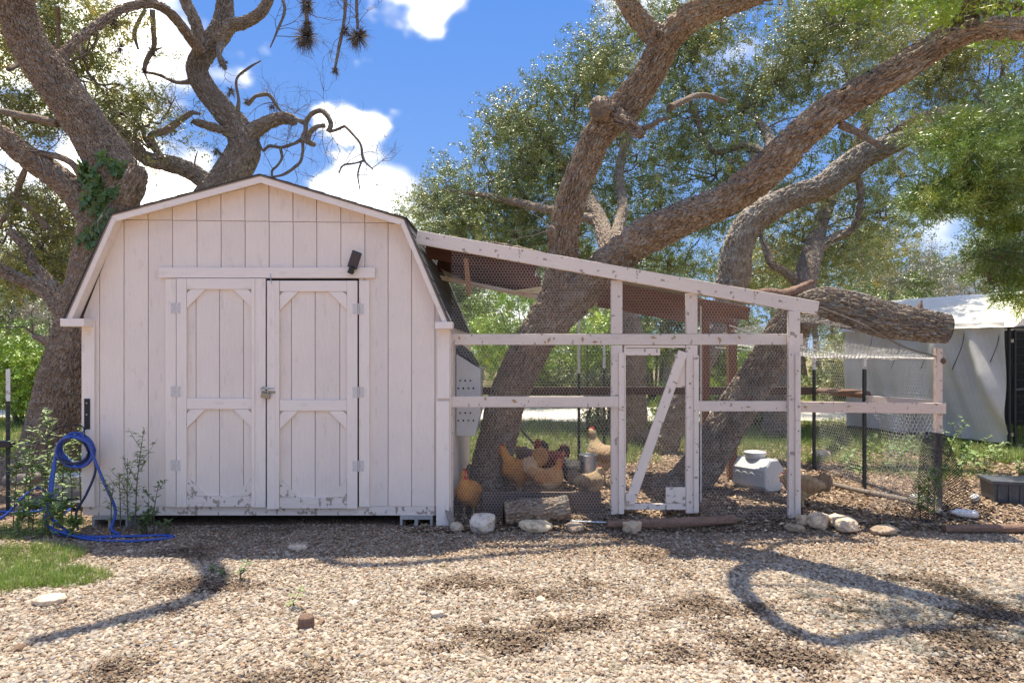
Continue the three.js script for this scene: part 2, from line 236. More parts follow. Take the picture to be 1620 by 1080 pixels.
// hexagonal chicken wire over a patch: at(u, v) in metres gives the point, keep(u, v) cuts holes
function hexWire(at, w, h, pitch, r, keep = null, jitter = .05, seed = 1) {
  const a = pitch / Math.sqrt(3), pos = [], idx = [], R = rng(seed); let n = 0;
  const jit = new Map(), J = (u, v) => { const k = Math.round(u / a * 4) + ':' + Math.round(v / a * 4); let q = jit.get(k); if (!q) { q = at(u + (R() - .5) * pitch * jitter * 2, v + (R() - .5) * pitch * jitter * 2); jit.set(k, q); } return q; };
  const d = new THREE.Vector3(), s1 = new THREE.Vector3(), s2 = new THREE.Vector3(), up = new THREE.Vector3(.31, .42, .85).normalize();
  const seg = (u0, v0, u1, v1, rr) => {
    if (Math.min(u0, u1) < 0 || Math.max(u0, u1) > w || Math.min(v0, v1) < 0 || Math.max(v0, v1) > h || (keep && !keep((u0 + u1) / 2, (v0 + v1) / 2))) return;
    const p = J(u0, v0), q = J(u1, v1); d.subVectors(q, p).normalize(); s1.crossVectors(d, up).normalize(); s2.crossVectors(d, s1);
    for (const e of [p, q]) for (let k = 0; k < 3; k++) { const t = k * 2.0944; pos.push(e.x + (s1.x * Math.cos(t) + s2.x * Math.sin(t)) * rr, e.y + (s1.y * Math.cos(t) + s2.y * Math.sin(t)) * rr, e.z + (s1.z * Math.cos(t) + s2.z * Math.sin(t)) * rr); }
    for (let k = 0; k < 3; k++) { const l = (k + 1) % 3; idx.push(n + k, n + l, n + 3 + k, n + 3 + k, n + l, n + 3 + l); } n += 6;
  };
  const rows = Math.ceil(h / (1.5 * a)) + 1, cols = Math.ceil(w / pitch) + 1;
  for (let j = 0; j < rows; j++) for (let i = 0; i < cols; i++) {
    const u = (i + (j % 2) * .5) * pitch, v = j * 1.5 * a;               // centre of a cell; its lower left, lower right and right edges
    seg(u - pitch / 2, v - a / 2, u, v - a, r); seg(u, v - a, u + pitch / 2, v - a / 2, r); seg(u + pitch / 2, v - a / 2, u + pitch / 2, v + a / 2, r * 1.45);
  }
  const g = new THREE.BufferGeometry(); g.setAttribute('position', new THREE.Float32BufferAttribute(pos, 3)); g.setIndex(idx); g.computeVertexNormals(); return g;
}

// ---------------------------------------------------------------- ground, driveway, gravel, litter, grass
const gy = (x, z) => {                                     // height of the ground: litter has built up under and behind the run
  const back = smooth(-5.35, -6.0, z) * smooth(-.55, .25, x), far = smooth(-6.2, -8.5, z);
  return .10 * Math.max(back, far) + .045 * (fbm(x * .7 + 9, z * .7, 2, 3) - .5) + .02 * (fbm(x * 3, z * 3, 5, 2) - .5) * smooth(-40, -12, z);
};
const GP = (x, y, h = EYE) => { const d = h * F / (y - CY); return [(x - CX) * d / F, -d]; };   // pixel on the ground to [x, z]
const onGround = (x, z, dy = 0) => new THREE.Vector3(x, gy(x, z) + dy, z);
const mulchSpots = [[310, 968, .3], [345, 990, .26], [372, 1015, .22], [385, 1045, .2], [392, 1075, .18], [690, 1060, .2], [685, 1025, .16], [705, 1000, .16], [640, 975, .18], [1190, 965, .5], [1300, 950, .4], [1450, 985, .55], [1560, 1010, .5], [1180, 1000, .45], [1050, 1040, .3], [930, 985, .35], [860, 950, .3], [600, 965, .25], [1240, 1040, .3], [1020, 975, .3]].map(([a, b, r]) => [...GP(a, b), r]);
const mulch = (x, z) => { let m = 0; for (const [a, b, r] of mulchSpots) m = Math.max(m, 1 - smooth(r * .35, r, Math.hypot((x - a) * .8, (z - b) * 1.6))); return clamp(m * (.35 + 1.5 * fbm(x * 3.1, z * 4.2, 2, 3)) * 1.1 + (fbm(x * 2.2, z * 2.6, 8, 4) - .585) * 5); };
const roadAt = (x, z) => { const c = -15.2 + .5 * Math.sin(x * .16 + 1); return smooth(2.0, 1.3, Math.abs(z - c) + .5 * (fbm(x, z, 3, 3) - .5)); };
{
  const axis = (a, b, fine, far) => { const o = []; let v = a; while (v < b) { o.push(v); const q = v < far[0] ? far[0] - v : v > far[1] ? v - far[1] : 0; v += fine + q * .16; } o.push(b); return o; };
  const xs = axis(-320, 320, .11, [-9, 9]), zs = axis(-420, 60, .11, [-19, 0]), pos = [], uv = [], col = [], idx = [];
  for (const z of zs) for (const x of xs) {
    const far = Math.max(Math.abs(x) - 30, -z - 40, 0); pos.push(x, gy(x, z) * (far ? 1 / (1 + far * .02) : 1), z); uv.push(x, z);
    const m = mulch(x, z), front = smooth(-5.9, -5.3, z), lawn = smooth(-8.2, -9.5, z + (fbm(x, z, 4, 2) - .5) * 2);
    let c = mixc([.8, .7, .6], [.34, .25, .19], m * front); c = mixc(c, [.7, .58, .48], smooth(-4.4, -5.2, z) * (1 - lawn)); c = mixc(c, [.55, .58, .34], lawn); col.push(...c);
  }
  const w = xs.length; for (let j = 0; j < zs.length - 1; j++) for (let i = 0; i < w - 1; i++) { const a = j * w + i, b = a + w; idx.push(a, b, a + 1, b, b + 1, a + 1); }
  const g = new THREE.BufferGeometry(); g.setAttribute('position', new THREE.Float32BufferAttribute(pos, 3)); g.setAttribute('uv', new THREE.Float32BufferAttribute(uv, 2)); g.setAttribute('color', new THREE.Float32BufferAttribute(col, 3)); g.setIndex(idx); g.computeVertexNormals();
  const soil = std({ vertexColors: true, roughness: 1, map: tex(1024, true, 1.7, (u, v) => { const n = noise(u * 170, v * 170, 1, 170), k = fbm(u * 5, v * 5, 3, 5, 5), s = worley(u * 70, v * 70, .5, 70)[0]; return mixc([.36, .285, .21].map(c => c * (.55 + .5 * n + .4 * k)), [.47, .42, .35], smooth(.4, .15, s) * .6); }), bumpMap: tex(512, false, .9, (u, v) => clamp(1 - worley(u * 42, v * 42, .5, 42)[0])), bumpScale: .012 });
  const gm = structure('ground', g, soil); tag(gm, 'dry gravelly yard ground with dirt and thin lawn beyond');
  // pale caliche driveway crossing behind the run
  const rp = [], ri = [], ru = []; const N = 240;
  for (let i = 0; i <= N; i++) for (let k = 0; k <= 10; k++) { const x = -60 + i * .5, c = -15.2 + .5 * Math.sin(x * .16 + 1), e = 1.65 + .35 * (fbm(x * .8, k > 5 ? 3 : 8, 1, 3) - .5), z = c + (k / 5 - 1) * e; rp.push(x, gy(x, z) + .012 + .014 * (1 - Math.pow(Math.abs(k / 5 - 1), 6)), z); ru.push(x, z); }
  for (let i = 0; i < N; i++) for (let k = 0; k < 10; k++) { const a = i * 11 + k, b = a + 11; ri.push(a, a + 1, b, b, a + 1, b + 1); }
  const rg = new THREE.BufferGeometry(); rg.setAttribute('position', new THREE.Float32BufferAttribute(rp, 3)); rg.setAttribute('uv', new THREE.Float32BufferAttribute(ru, 2)); rg.setIndex(ri.reverse()); rg.computeVertexNormals();
  if (rg.attributes.normal.getY(0) < 0) { rg.setIndex(ri.reverse()); rg.computeVertexNormals(); }
  const road = structure('driveway', rg, std({ roughness: 1, map: tex(512, true, 1.5, (u, v) => { const n = noise(u * 120, v * 120, 1, 120), k = fbm(u * 6, v * 6, 3, 4, 6); return [.60, .54, .47].map(c => c * (.7 + .3 * n + .3 * k)); }) })); tag(road, 'pale crushed stone driveway crossing behind the chicken run');
}
const mtx = (p, q, s) => new THREE.Matrix4().compose(p, q, s);
const Q = (R, tilt = 1) => new THREE.Quaternion().setFromEuler(new THREE.Euler((R() - .5) * 6.28 * tilt, R() * 6.28, (R() - .5) * 6.28 * tilt, 'YXZ'));
{ // crushed limestone gravel
  const R = rng(11);
  const stoneGeo = k => { let g = new THREE.IcosahedronGeometry(1, 1); const p = g.attributes.position; for (let i = 0; i < p.count; i++) { const v = new THREE.Vector3().fromBufferAttribute(p, i), n = .78 + .5 * noise(v.x * 1.3 + k * 7, v.y * 1.3, v.z * 1.3); p.setXYZ(i, v.x * n, v.y * n * .62, v.z * n * .85); } g.computeVertexNormals(); return metreUV(g, 'y'); };
  const geos = [1, 2, 3].map(stoneGeo), mats = [[], [], []], cols = [[], [], []];
  const put = (x, z, s, sunk = .15) => { const k = Math.floor(R() * 3), t = R(), tone = .6 + .62 * R(); const c = t < .62 ? [.48, .40, .305] : t < .82 ? [.35, .26, .175] : t < .92 ? [.36, .325, .28] : [.22, .14, .09]; mats[k].push(mtx(onGround(x, z, s * .3 - s * sunk), Q(R, .2), new THREE.Vector3(s * (.8 + .5 * R()), s, s))); cols[k].push(rgb(c[0] * tone, c[1] * tone, c[2] * tone)); };
  for (let i = 0; i < 300000; i++) {
    const z = -1.9 - 4.2 * Math.pow(R(), 1.15), wide = -z * .78 + .7, x = (R() * 2 - 1) * wide, m = mulch(x, z);
    if (z < -5.75 && x > -3.6 && x < -.5) continue;
    if (x < -4.0 && z < -4.4 && R() < .75) continue;
    let keep = .86 * (1 - .95 * m); keep *= 1 - .5 * smooth(-4.5, -5.1, z) - .4 * smooth(-5.2, -6.0, z); if (R() > keep) continue;
    const f = Math.pow(R(), 2.4); put(x, z, (.0046 + .0112 * f * (z > -4.7 ? 1 : .8)) + (R() < .004 ? .018 * R() : 0));
  }
  geos.forEach((g, k) => { const o = instanced('gravel', g, M.stone, mats[k], cols[k]); tag(o, ['cream crushed limestone gravel covering the yard before the shed', 'tan mixed crushed gravel spread through the yard', 'grey and cream gravel chips strewn across the yard'][k], 'gravel'); });
}
{ // fallen oak leaves and bark mulch
  const R = rng(23), mats = [], cols = [];
  const lg = new THREE.BufferGeometry(); lg.setAttribute('position', new THREE.Float32BufferAttribute([0, 0, 0, .3, .12, .32, .28, .1, -.3, .65, .10, .24, .62, .12, -.24, 1, -.02, 0, .5, .02, 0], 3)); lg.setIndex([0, 1, 6, 0, 6, 2, 1, 3, 6, 6, 4, 2, 3, 5, 6, 6, 5, 4]); lg.computeVertexNormals();
  const put = (x, z, s, dk = 1) => { const t = R(), tone = (.6 + .8 * R()) * dk, c = t < .45 ? [.25, .165, .10] : t < .75 ? [.36, .26, .165] : t < .9 ? [.15, .095, .06] : [.46, .35, .24]; mats.push(mtx(onGround(x, z, .006 + R() * .012), Q(R, .09), new THREE.Vector3(s, s * (.6 + R()), s))); cols.push(rgb(c[0] * tone, c[1] * tone, c[2] * tone)); };
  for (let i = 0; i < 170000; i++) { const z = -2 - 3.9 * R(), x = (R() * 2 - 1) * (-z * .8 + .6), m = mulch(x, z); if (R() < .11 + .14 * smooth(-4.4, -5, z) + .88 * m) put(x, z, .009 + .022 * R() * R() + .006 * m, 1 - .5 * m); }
  for (let i = 0; i < 52000; i++) { const z = -5.5 - 4.6 * Math.pow(R(), 1.3), x = -.9 + R() * 8.4; if (x > z * -.85) continue; if (R() < .75) put(x, z, .022 + .03 * R()); }
  for (let i = 0; i < 9000; i++) { const z = -5.0 - 4 * R(), x = -3.4 - R() * 3.8; if (x > -3.6 && z < -5.6) continue; put(x, z, .02 + .025 * R()); }
  for (let i = 0; i < 5000; i++) { const z = -4.85 - .85 * R(), x = -3.6 + R() * 6.5; put(x, z, .014 + .02 * R()); }
  tag(instanced('leaf_litter', lg, M.dryLeaf, mats, cols), 'brown fallen oak leaves and bark mulch over the ground', 'leaf litter');
}
{ // grass and low ground cover
  const R = rng(37), mats = [], cols = [];
  const pos = [], idx = []; const BR = rng(5);
  for (let b = 0; b < 9; b++) { const a = BR() * 6.28, l = .55 + .5 * BR(), o = .12 * BR(), w = .022, bend = .25 + .5 * BR(), cx = Math.cos(a), cz = Math.sin(a), n = pos.length / 3; for (let k = 0; k <= 2; k++) { const t = k / 2, q = o + bend * t * t * l, y = l * t * (1 - .15 * t * bend), ww = w * (1 - t * .8); pos.push(cx * q - cz * ww, y, cz * q + cx * ww, cx * q + cz * ww, y, cz * q - cx * ww); } idx.push(n, n + 1, n + 2, n + 2, n + 1, n + 3, n + 2, n + 3, n + 4, n + 4, n + 3, n + 5); }
  const gg = new THREE.BufferGeometry(); gg.setAttribute('position', new THREE.Float32BufferAttribute(pos, 3)); gg.setIndex(idx); gg.computeVertexNormals();
  const put = (x, z, s, dry = .15) => { const t = R(), tone = .7 + .6 * R(), c = t < dry ? [.38, .33, .12] : t < .6 ? [.22, .32, .045] : [.30, .40, .06]; mats.push(mtx(onGround(x, z, -.004), new THREE.Quaternion().setFromEuler(new THREE.Euler((R() - .5) * .4, R() * 6.28, (R() - .5) * .4)), new THREE.Vector3(s, s * (.6 + .6 * R()), s))); cols.push(rgb(c[0] * tone, c[1] * tone, c[2] * tone)); };
  for (let i = 0; i < 80000; i++) { const z = -8.2 - 16 * Math.pow(R(), 1.2), x = (R() * 2 - 1) * (-z * .85 + 1); if (roadAt(x, z) > .3) continue; const k = fbm(x * .8, z * .8, 12, 3) + .25 * smooth(-8.5, -10, z); if (R() < smooth(.38, .58, k)) put(x, z, .07 + .09 * R()); }
  for (let i = 0; i < 9000; i++) { const z = -6.8 - 3.5 * R(), x = 2.6 + R() * 5; if (R() < smooth(.45, .62, fbm(x * .9 + 4, z * .9, 15, 3))) put(x, z, .05 + .06 * R()); }
  for (const [a, b, r, n] of [[30, 885, .42, 1100], [60, 915, .3, 620], [120, 918, .22, 300], [10, 925, .3, 420], [60, 835, .4, 260], [20, 845, .35, 200]]) { const [cx, cz] = GP(a, b); for (let i = 0; i < n; i++) { const q = Math.sqrt(R()) * r, t = R() * 6.28; put(cx + Math.cos(t) * q, cz + Math.sin(t) * q * .8, .035 + .055 * R(), .08); } }
  for (const [a, b] of [[380, 910], [350, 915], [470, 985], [520, 920], [200, 990], [755, 1070], [485, 1040], [530, 1035], [975, 1060], [700, 900], [930, 870]]) { const [cx, cz] = GP(a, b); for (let i = 0; i < 5; i++) put(cx + (R() - .5) * .09, cz + (R() - .5) * .09, .025 + .035 * R(), .05); }
  tag(instanced('grass', gg, M.leaf, mats, cols), 'green grass tufts over the yard and lawn beyond', 'grass');
}

// ---------------------------------------------------------------- the shed
const SD = 5.7, SX = x => (x - CX) * SD / F, SY = y => EYE - (y - CY) * SD / F, SZ = -SD;
{
  const shed = thing('garden_shed', 'pale painted barn shed with gambrel roof and double doors', 'shed');
  const roofIn = x => x <= 190 ? lerp(505, 352, (x - 130) / 60) : x <= 420 ? lerp(352, 291, (x - 190) / 230) : x <= 641 ? lerp(291, 358, (x - 420) / 221) : lerp(358, 512, (x - 641) / 74);
  // siding planks between the grooves, each its own board, upper and lower sheets meeting at a joint
  const grooves = [131, 157, 195.6, 234, 272.5, 311, 349.3, 387.4, 425.4, 463.4, 500.8, 539, 577, 613.8, 651, 688, 714], gap = .55;
  for (let i = 0; i < grooves.length - 1; i++) {
    const a = grooves[i] + gap, b = grooves[i + 1] - gap, joint = 347.8 + (a - 234) * .012, top = x => roofIn(x) - 2;
    const upper = Math.min(top(a), top(b)) < joint - 4, proud = (i * 7 % 5) * .0004;
    const cut = (ya, yb) => { const p = []; for (const x of [a, 190, 420, 641, b]) if (x >= a && x <= b && !p.some(q => q[0] === SX(x))) p.push([SX(x), SY(Math.max(ya, top(x)))]); return [[SX(a), SY(yb)], [SX(b), SY(yb)], ...p.reverse()]; };
    const low = cut(upper ? joint + .6 : 0, 801);
    mesh('plank', slab(low, SZ - .016, SZ + proud, 'y', .0022), i % 3 ? M.paint : M.paint2, shed);
    if (upper && Math.min(top(a), top(b)) < joint) { const poly = cut(0, joint).map(([x, y]) => [x, Math.max(y, SY(joint))]); if (poly[0][1] < Math.max(...poly.map(p => p[1])) - .01) mesh('plank', slab(poly.filter((p, k, arr) => !k || Math.hypot(p[0] - arr[k - 1][0], p[1] - arr[k - 1][1]) > 1e-4), SZ - .012, SZ + .005 + proud, 'y', .002), i % 2 ? M.paint2 : M.paint, shed); }
  }
  // inner frame and the other walls: a closed box behind the siding
  const L = SX(131), Rr = SX(714), back = SZ - 2.5, flr = SY(803);
  mesh('wall_backing', slab([[L + .004, flr], [Rr - .004, flr], [Rr - .004, SY(506)], [SX(640), SY(362)], [SX(420), SY(296)], [SX(191), SY(356)], [L + .004, SY(500)]], SZ - .05, SZ - .0165, 'y', 0), M.paint2, shed);
  mesh('side_wall', box(.03, SY(505) - flr, 2.43, L + .02, (SY(505) + flr) / 2, SZ - 1.27), M.paint, shed);
  mesh('side_wall', box(.03, SY(511) - flr, 2.43, Rr - .02, (SY(511) + flr) / 2, SZ - 1.27), M.paint, shed);
  mesh('back_wall', slab([[L, flr], [Rr, flr], [Rr, SY(512)], [SX(641), SY(358)], [SX(420), SY(291)], [SX(190), SY(352)], [L, SY(505)]], back, back + .02), M.paint2, shed);
  mesh('floor', box(Rr - L - .02, .03, 2.44, (L + Rr) / 2, flr + .03, SZ - 1.28, 'z'), M.darkWood, shed);
  mesh('rim_beam', box(Rr - L + .01, SY(801) - SY(815), .045, (L + Rr) / 2, (SY(801.5) + SY(815)) / 2, SZ - .024, 'x'), M.wornPaint, shed);
  mesh('rim_beam', box(.045, .1, 2.3, L + .08, SY(809), SZ - 1.3, 'z'), M.darkWood, shed);
  mesh('rim_beam', box(.045, .1, 2.3, Rr - .08, SY(809), SZ - 1.3, 'z'), M.darkWood, shed);
  // corner boards and their caps under the eaves
  const bd = (name, x0, y0, x1, y1, z0, z1, m = M.trim, parent = shed, axis = 'y') => mesh(name, box(SX(x1) - SX(x0), SY(y0) - SY(y1), z1 - z0, (SX(x0) + SX(x1)) / 2, (SY(y0) + SY(y1)) / 2, SZ + (z0 + z1) / 2, axis), m, parent);
  bd('corner_board', 131, 512, 151, 801, .001, .024); bd('corner_board', 692, 520, 711.5, 630, .001, .024); bd('corner_board', 690.5, 634, 711, 832, .002, .03);
  bd('eave_block', 113, 505, 150, 517, .001, .15); bd('eave_block', 691, 510, 718, 521, .001, .15);
  // rake boards, soffit and roof sheets
  const over = .13, zF = SZ + over, kneeL = [SX(190), SY(344)], ridge = [SX(420.5), SY(282.5)], kneeR = [SX(644), SY(350)], eaveL = [SX(117), SY(508)], eaveR = [SX(714), SY(514)];
  const runs = [[eaveL, kneeL], [kneeL, ridge], [ridge, kneeR], [kneeR, eaveR]];
  runs.forEach(([a, b], k) => {
    const dx = b[0] - a[0], dy = b[1] - a[1], l = Math.hypot(dx, dy), n = [-dy / l, dx / l], th = k === 1 || k === 2 ? .062 : .05, ex = .0;
    const q = (p, t) => [p[0] - n[0] * t, p[1] - n[1] * t];
    // mitre against the neighbouring run
    const na = runs[k - 1], nb = runs[k + 1], mit = (p, other) => { if (!other) return q(p, th); const ox = other[1][0] - other[0][0], oy = other[1][1] - other[0][1], ol = Math.hypot(ox, oy), m = [n[0] - oy / ol, n[1] + ox / ol], ml = Math.hypot(...m), c = (m[0] * n[0] + m[1] * n[1]) / ml; return [p[0] - m[0] / ml * th / c, p[1] - m[1] / ml * th / c]; };
    mesh('rake_board', slab([mit(a, na), mit(b, nb), b, a], zF - .02, zF, 'x', .002), M.trim, shed);
    const inner = slab([q(a, .03), q(b, .03), q(b, .012), q(a, .012)], SZ + .002, zF - .021, 'x', 0); mesh('soffit', inner, M.trim, shed);
    // roof deck and shingle courses
    mesh('roof_deck', slab([q(a, .012), q(b, .012), q(b, .001), q(a, .001)], back - .1, zF + .004, 'x', 0), M.greyWood, shed);
    const courses = Math.round(l / .14);
    for (let c = 0; c < courses; c++) {
      const t0 = c / courses, t1 = Math.min(1, (c + 1.18) / courses), up = k < 2, A = up ? a : b, Bq = up ? b : a, s0 = [lerp(A[0], Bq[0], t0), lerp(A[1], Bq[1], t0)], s1 = [lerp(A[0], Bq[0], t1), lerp(A[1], Bq[1], t1)];
      const d0 = .0095 + (c ? 0 : .002), d1 = .0025, ovh = c === 0 ? .02 : 0, ux = (Bq[0] - A[0]) / l, uy = (Bq[1] - A[1]) / l, S0 = [s0[0] - ux * ovh, s0[1] - uy * ovh];
      const poly = [[S0[0] + n[0] * .002, S0[1] + n[1] * .002], [s1[0] + n[0] * .0012, s1[1] + n[1] * .0012], [s1[0] + n[0] * (d1 + .002), s1[1] + n[1] * (d1 + .002)], [S0[0] + n[0] * d0, S0[1] + n[1] * d0]];
      mesh('shingle_course', slab(up ? poly : poly.slice().reverse(), back - .11, zF + .012 + .006 * hash(c, k, 3), 'z', 0), M.shingle, shed);
    }
  });
  // door surround
  bd('door_header', 253.6, 423.5, 594, 440, .004, .030, M.trim, shed, 'x'); bd('door_jamb', 263, 441, 280, 801, .002, .022); bd('door_jamb', 568.5, 444, 585, 801, .002, .022);
  bd('door_gap_shade', 280.5, 440.5, 568, 801, .0012, .0019, M.hole);  // black sheet over the siding, paints the shade in the door gaps
  // doors
  const door = (x0, x1, top, bot, mid, gx, lipX, sFree, sHinge, label) => {
    const d = new THREE.Group(); d.name = 'door'; d.userData.label = label; shed.add(d);
    const free = lipX > (x0 + x1) / 2, pL = free ? x0 + sHinge : lipX, pR = free ? lipX : x1 - sHinge;
    const g = [x0 + 2, ...gx, x1 - 2]; for (let i = 0; i < g.length - 1; i++) bd('plank', g[i] + .4, top + 1, g[i + 1] - .4, bot - 1, .004, .016 + .0006 * (i % 2), i % 2 ? M.paint : M.paint2, d);
    const z0 = .017, z1 = .041;
    bd('stile', free ? x0 + 1.3 : pR, top, free ? pL : x1 - 1.0, bot + .5, z0, z1, M.trim, d); bd('stile', free ? pR : x0 + .8, top, free ? x1 - .8 : pL, bot + 1, z0, z1, M.trim, d);
    bd('stile_lip', free ? pR - .2 : pL - 5, top + .5, free ? pR + 5 : pL + .2, bot, z1 + .0003, z1 + .010, M.trim, d);
    bd('rail', pL + .2, top, pR - .2, top + 17, z0, z1 - .002, M.trim, d, 'x'); bd('rail', pL + .2, mid, pR - .2, mid + 17, z0, z1 - .002, M.trim, d, 'x'); bd('rail', pL + .2, bot - 17, pR - .2, bot, z0, z1 - .001, M.wornPaint, d, 'x');
    const brace = (x, y, sx, sy, w) => { const p = [[0, 6], [6, 0], [29, 0], [0, 29]].map(([u, v]) => [SX(x + sx * u), SY(y + sy * v)]); const area = p.reduce((s, q, i) => s + q[0] * p[(i + 1) % 4][1] - p[(i + 1) % 4][0] * q[1], 0); mesh('corner_brace', slab(area > 0 ? p : p.reverse(), SZ + z0 - .0005, SZ + z1 - .004, 'x', .0015), w ? M.wornPaint : M.trim, d); };
    for (const y of [top + 17, mid + 17]) { brace(pL + .4, y + .3, 1, 1); brace(pR - .4, y + .3, -1, 1); } brace(pL + .4, bot - 17.3, 1, -1, true); brace(pR - .4, bot - 17.3, -1, -1, true);
    const hx = free ? x0 - .6 : x1 + .6;
    for (const y of free ? [487.5, 619, 735] : [489, 620, 736]) {
      const h = new THREE.Group(); h.name = 'hinge'; d.add(h);
      for (const s of [-1, 1]) { bd('hinge_leaf', hx + (s < 0 ? -8.5 : 1), y - 8.5, hx + (s < 0 ? -1 : 8.5), y + 8.5, (s < 0 === free) ? .0225 : z1 + .0005, (s < 0 === free) ? .0255 : z1 + .003, M.hinge, h);
        for (const q of [-5, 0, 5]) { const c = new THREE.CylinderGeometry(.0042, .0042, .004, 8); c.rotateX(Math.PI / 2); c.translate(SX(hx + s * (q ? 6.2 : 3.6)), SY(y + q), SZ + ((s < 0 === free) ? .026 : z1 + .0035)); mesh('screw', c, M.steel, h); } }
      const k = new THREE.CylinderGeometry(.0055, .0055, .092, 8); k.translate(SX(hx), SY(y), SZ + .034); mesh('hinge_pin', k, M.hinge, h);
    }
    return d;
  };
  const dl = door(281, 423, 441, 800, 629.5, [311, 348, 386], 401, 22, 17, 'left door with flaking paint along its foot'), dr = door(423.8, 567.4, 444.5, 802.5, 632, [461.6, 499, 538], 444, 20, 17, 'right door with padlocked hasp and chipped foot');
  // hasp, padlock, top hook
  bd('hasp_strap', 417, 617.5, 438, 622, .0395, .043, M.brass, dr, 'x'); bd('hasp_strap', 415, 612.5, 436, 615, .0395, .045, M.steel, dr, 'x');
  const lock = new THREE.Group(); lock.name = 'padlock'; dl.add(lock);
  const lb = new RoundedBoxGeometry(.075, .042, .026, 2, .006); lb.rotateZ(-.22); lb.translate(SX(424.5), SY(625), SZ + .066); mesh('lock_body', lb, M.brass, lock);
  mesh('shackle', tube([[418, 622], [417, 614], [422, 611], [427, 614], [427.5, 622]].map(([x, y]) => new THREE.Vector3(SX(x), SY(y), SZ + .062)), .0042, 20, 8), M.steel, lock);
  mesh('hook', tube([[430, 434], [431, 438], [431.5, 445], [433, 449]].map(([x, y], k) => new THREE.Vector3(SX(x), SY(y), SZ + .042 + .004 * k)), .0035, 14, 6), M.steel, dr);
  // solar lamp on the header
  const sl = thing('solar_lamp', 'black solar lamp clipped to the door header', 'lamp');
  const head = new RoundedBoxGeometry(.085, .15, .022, 3, .012); head.rotateX(.25); head.rotateZ(-.38); head.translate(SX(564), SY(413), SZ + .075); mesh('solar_panel', head, M.solar, sl);
  const nk = new THREE.CylinderGeometry(.021, .026, .055, 20); nk.rotateX(.25); nk.rotateZ(-.38); nk.translate(SX(558.5), SY(428.5), SZ + .068); mesh('lamp_neck', nk, M.black, sl);
  mesh('lamp_bracket', box(.03, .03, .045, SX(558.5), SY(430), SZ + .045), M.black, sl);
}
// hollow blocks that carry the shed
{
  const block = (x, label, w = .30) => {
    const s = new THREE.Shape([[-w / 2, 0], [w / 2, 0], [w / 2, .135], [-w / 2, .135]].map(p => new THREE.Vector2(...p)));
    for (const k of [-1, 1]) { const c = k * w * .24, hw = w * .19; s.holes.push(new THREE.Path([[c - hw, .028], [c - hw, .108], [c + hw, .108], [c + hw, .028]].map(p => new THREE.Vector2(...p)))); }
    const g = metreUV(new THREE.ExtrudeGeometry(s, { depth: .19, bevelEnabled: false }), 'y'); const m = mesh('concrete_block', g, M.concrete); const gz = gy(x, SZ); m.position.set(x, Math.min(gz, SY(815) - .137), SZ - .165); return tag(m, label, 'block', 'hollow blocks under the shed');
  };
  block(SX(176), 'hollow concrete block under the shed corner beside the hose'); block(SX(659), 'hollow concrete block under the shed corner beside the run', .27);
}

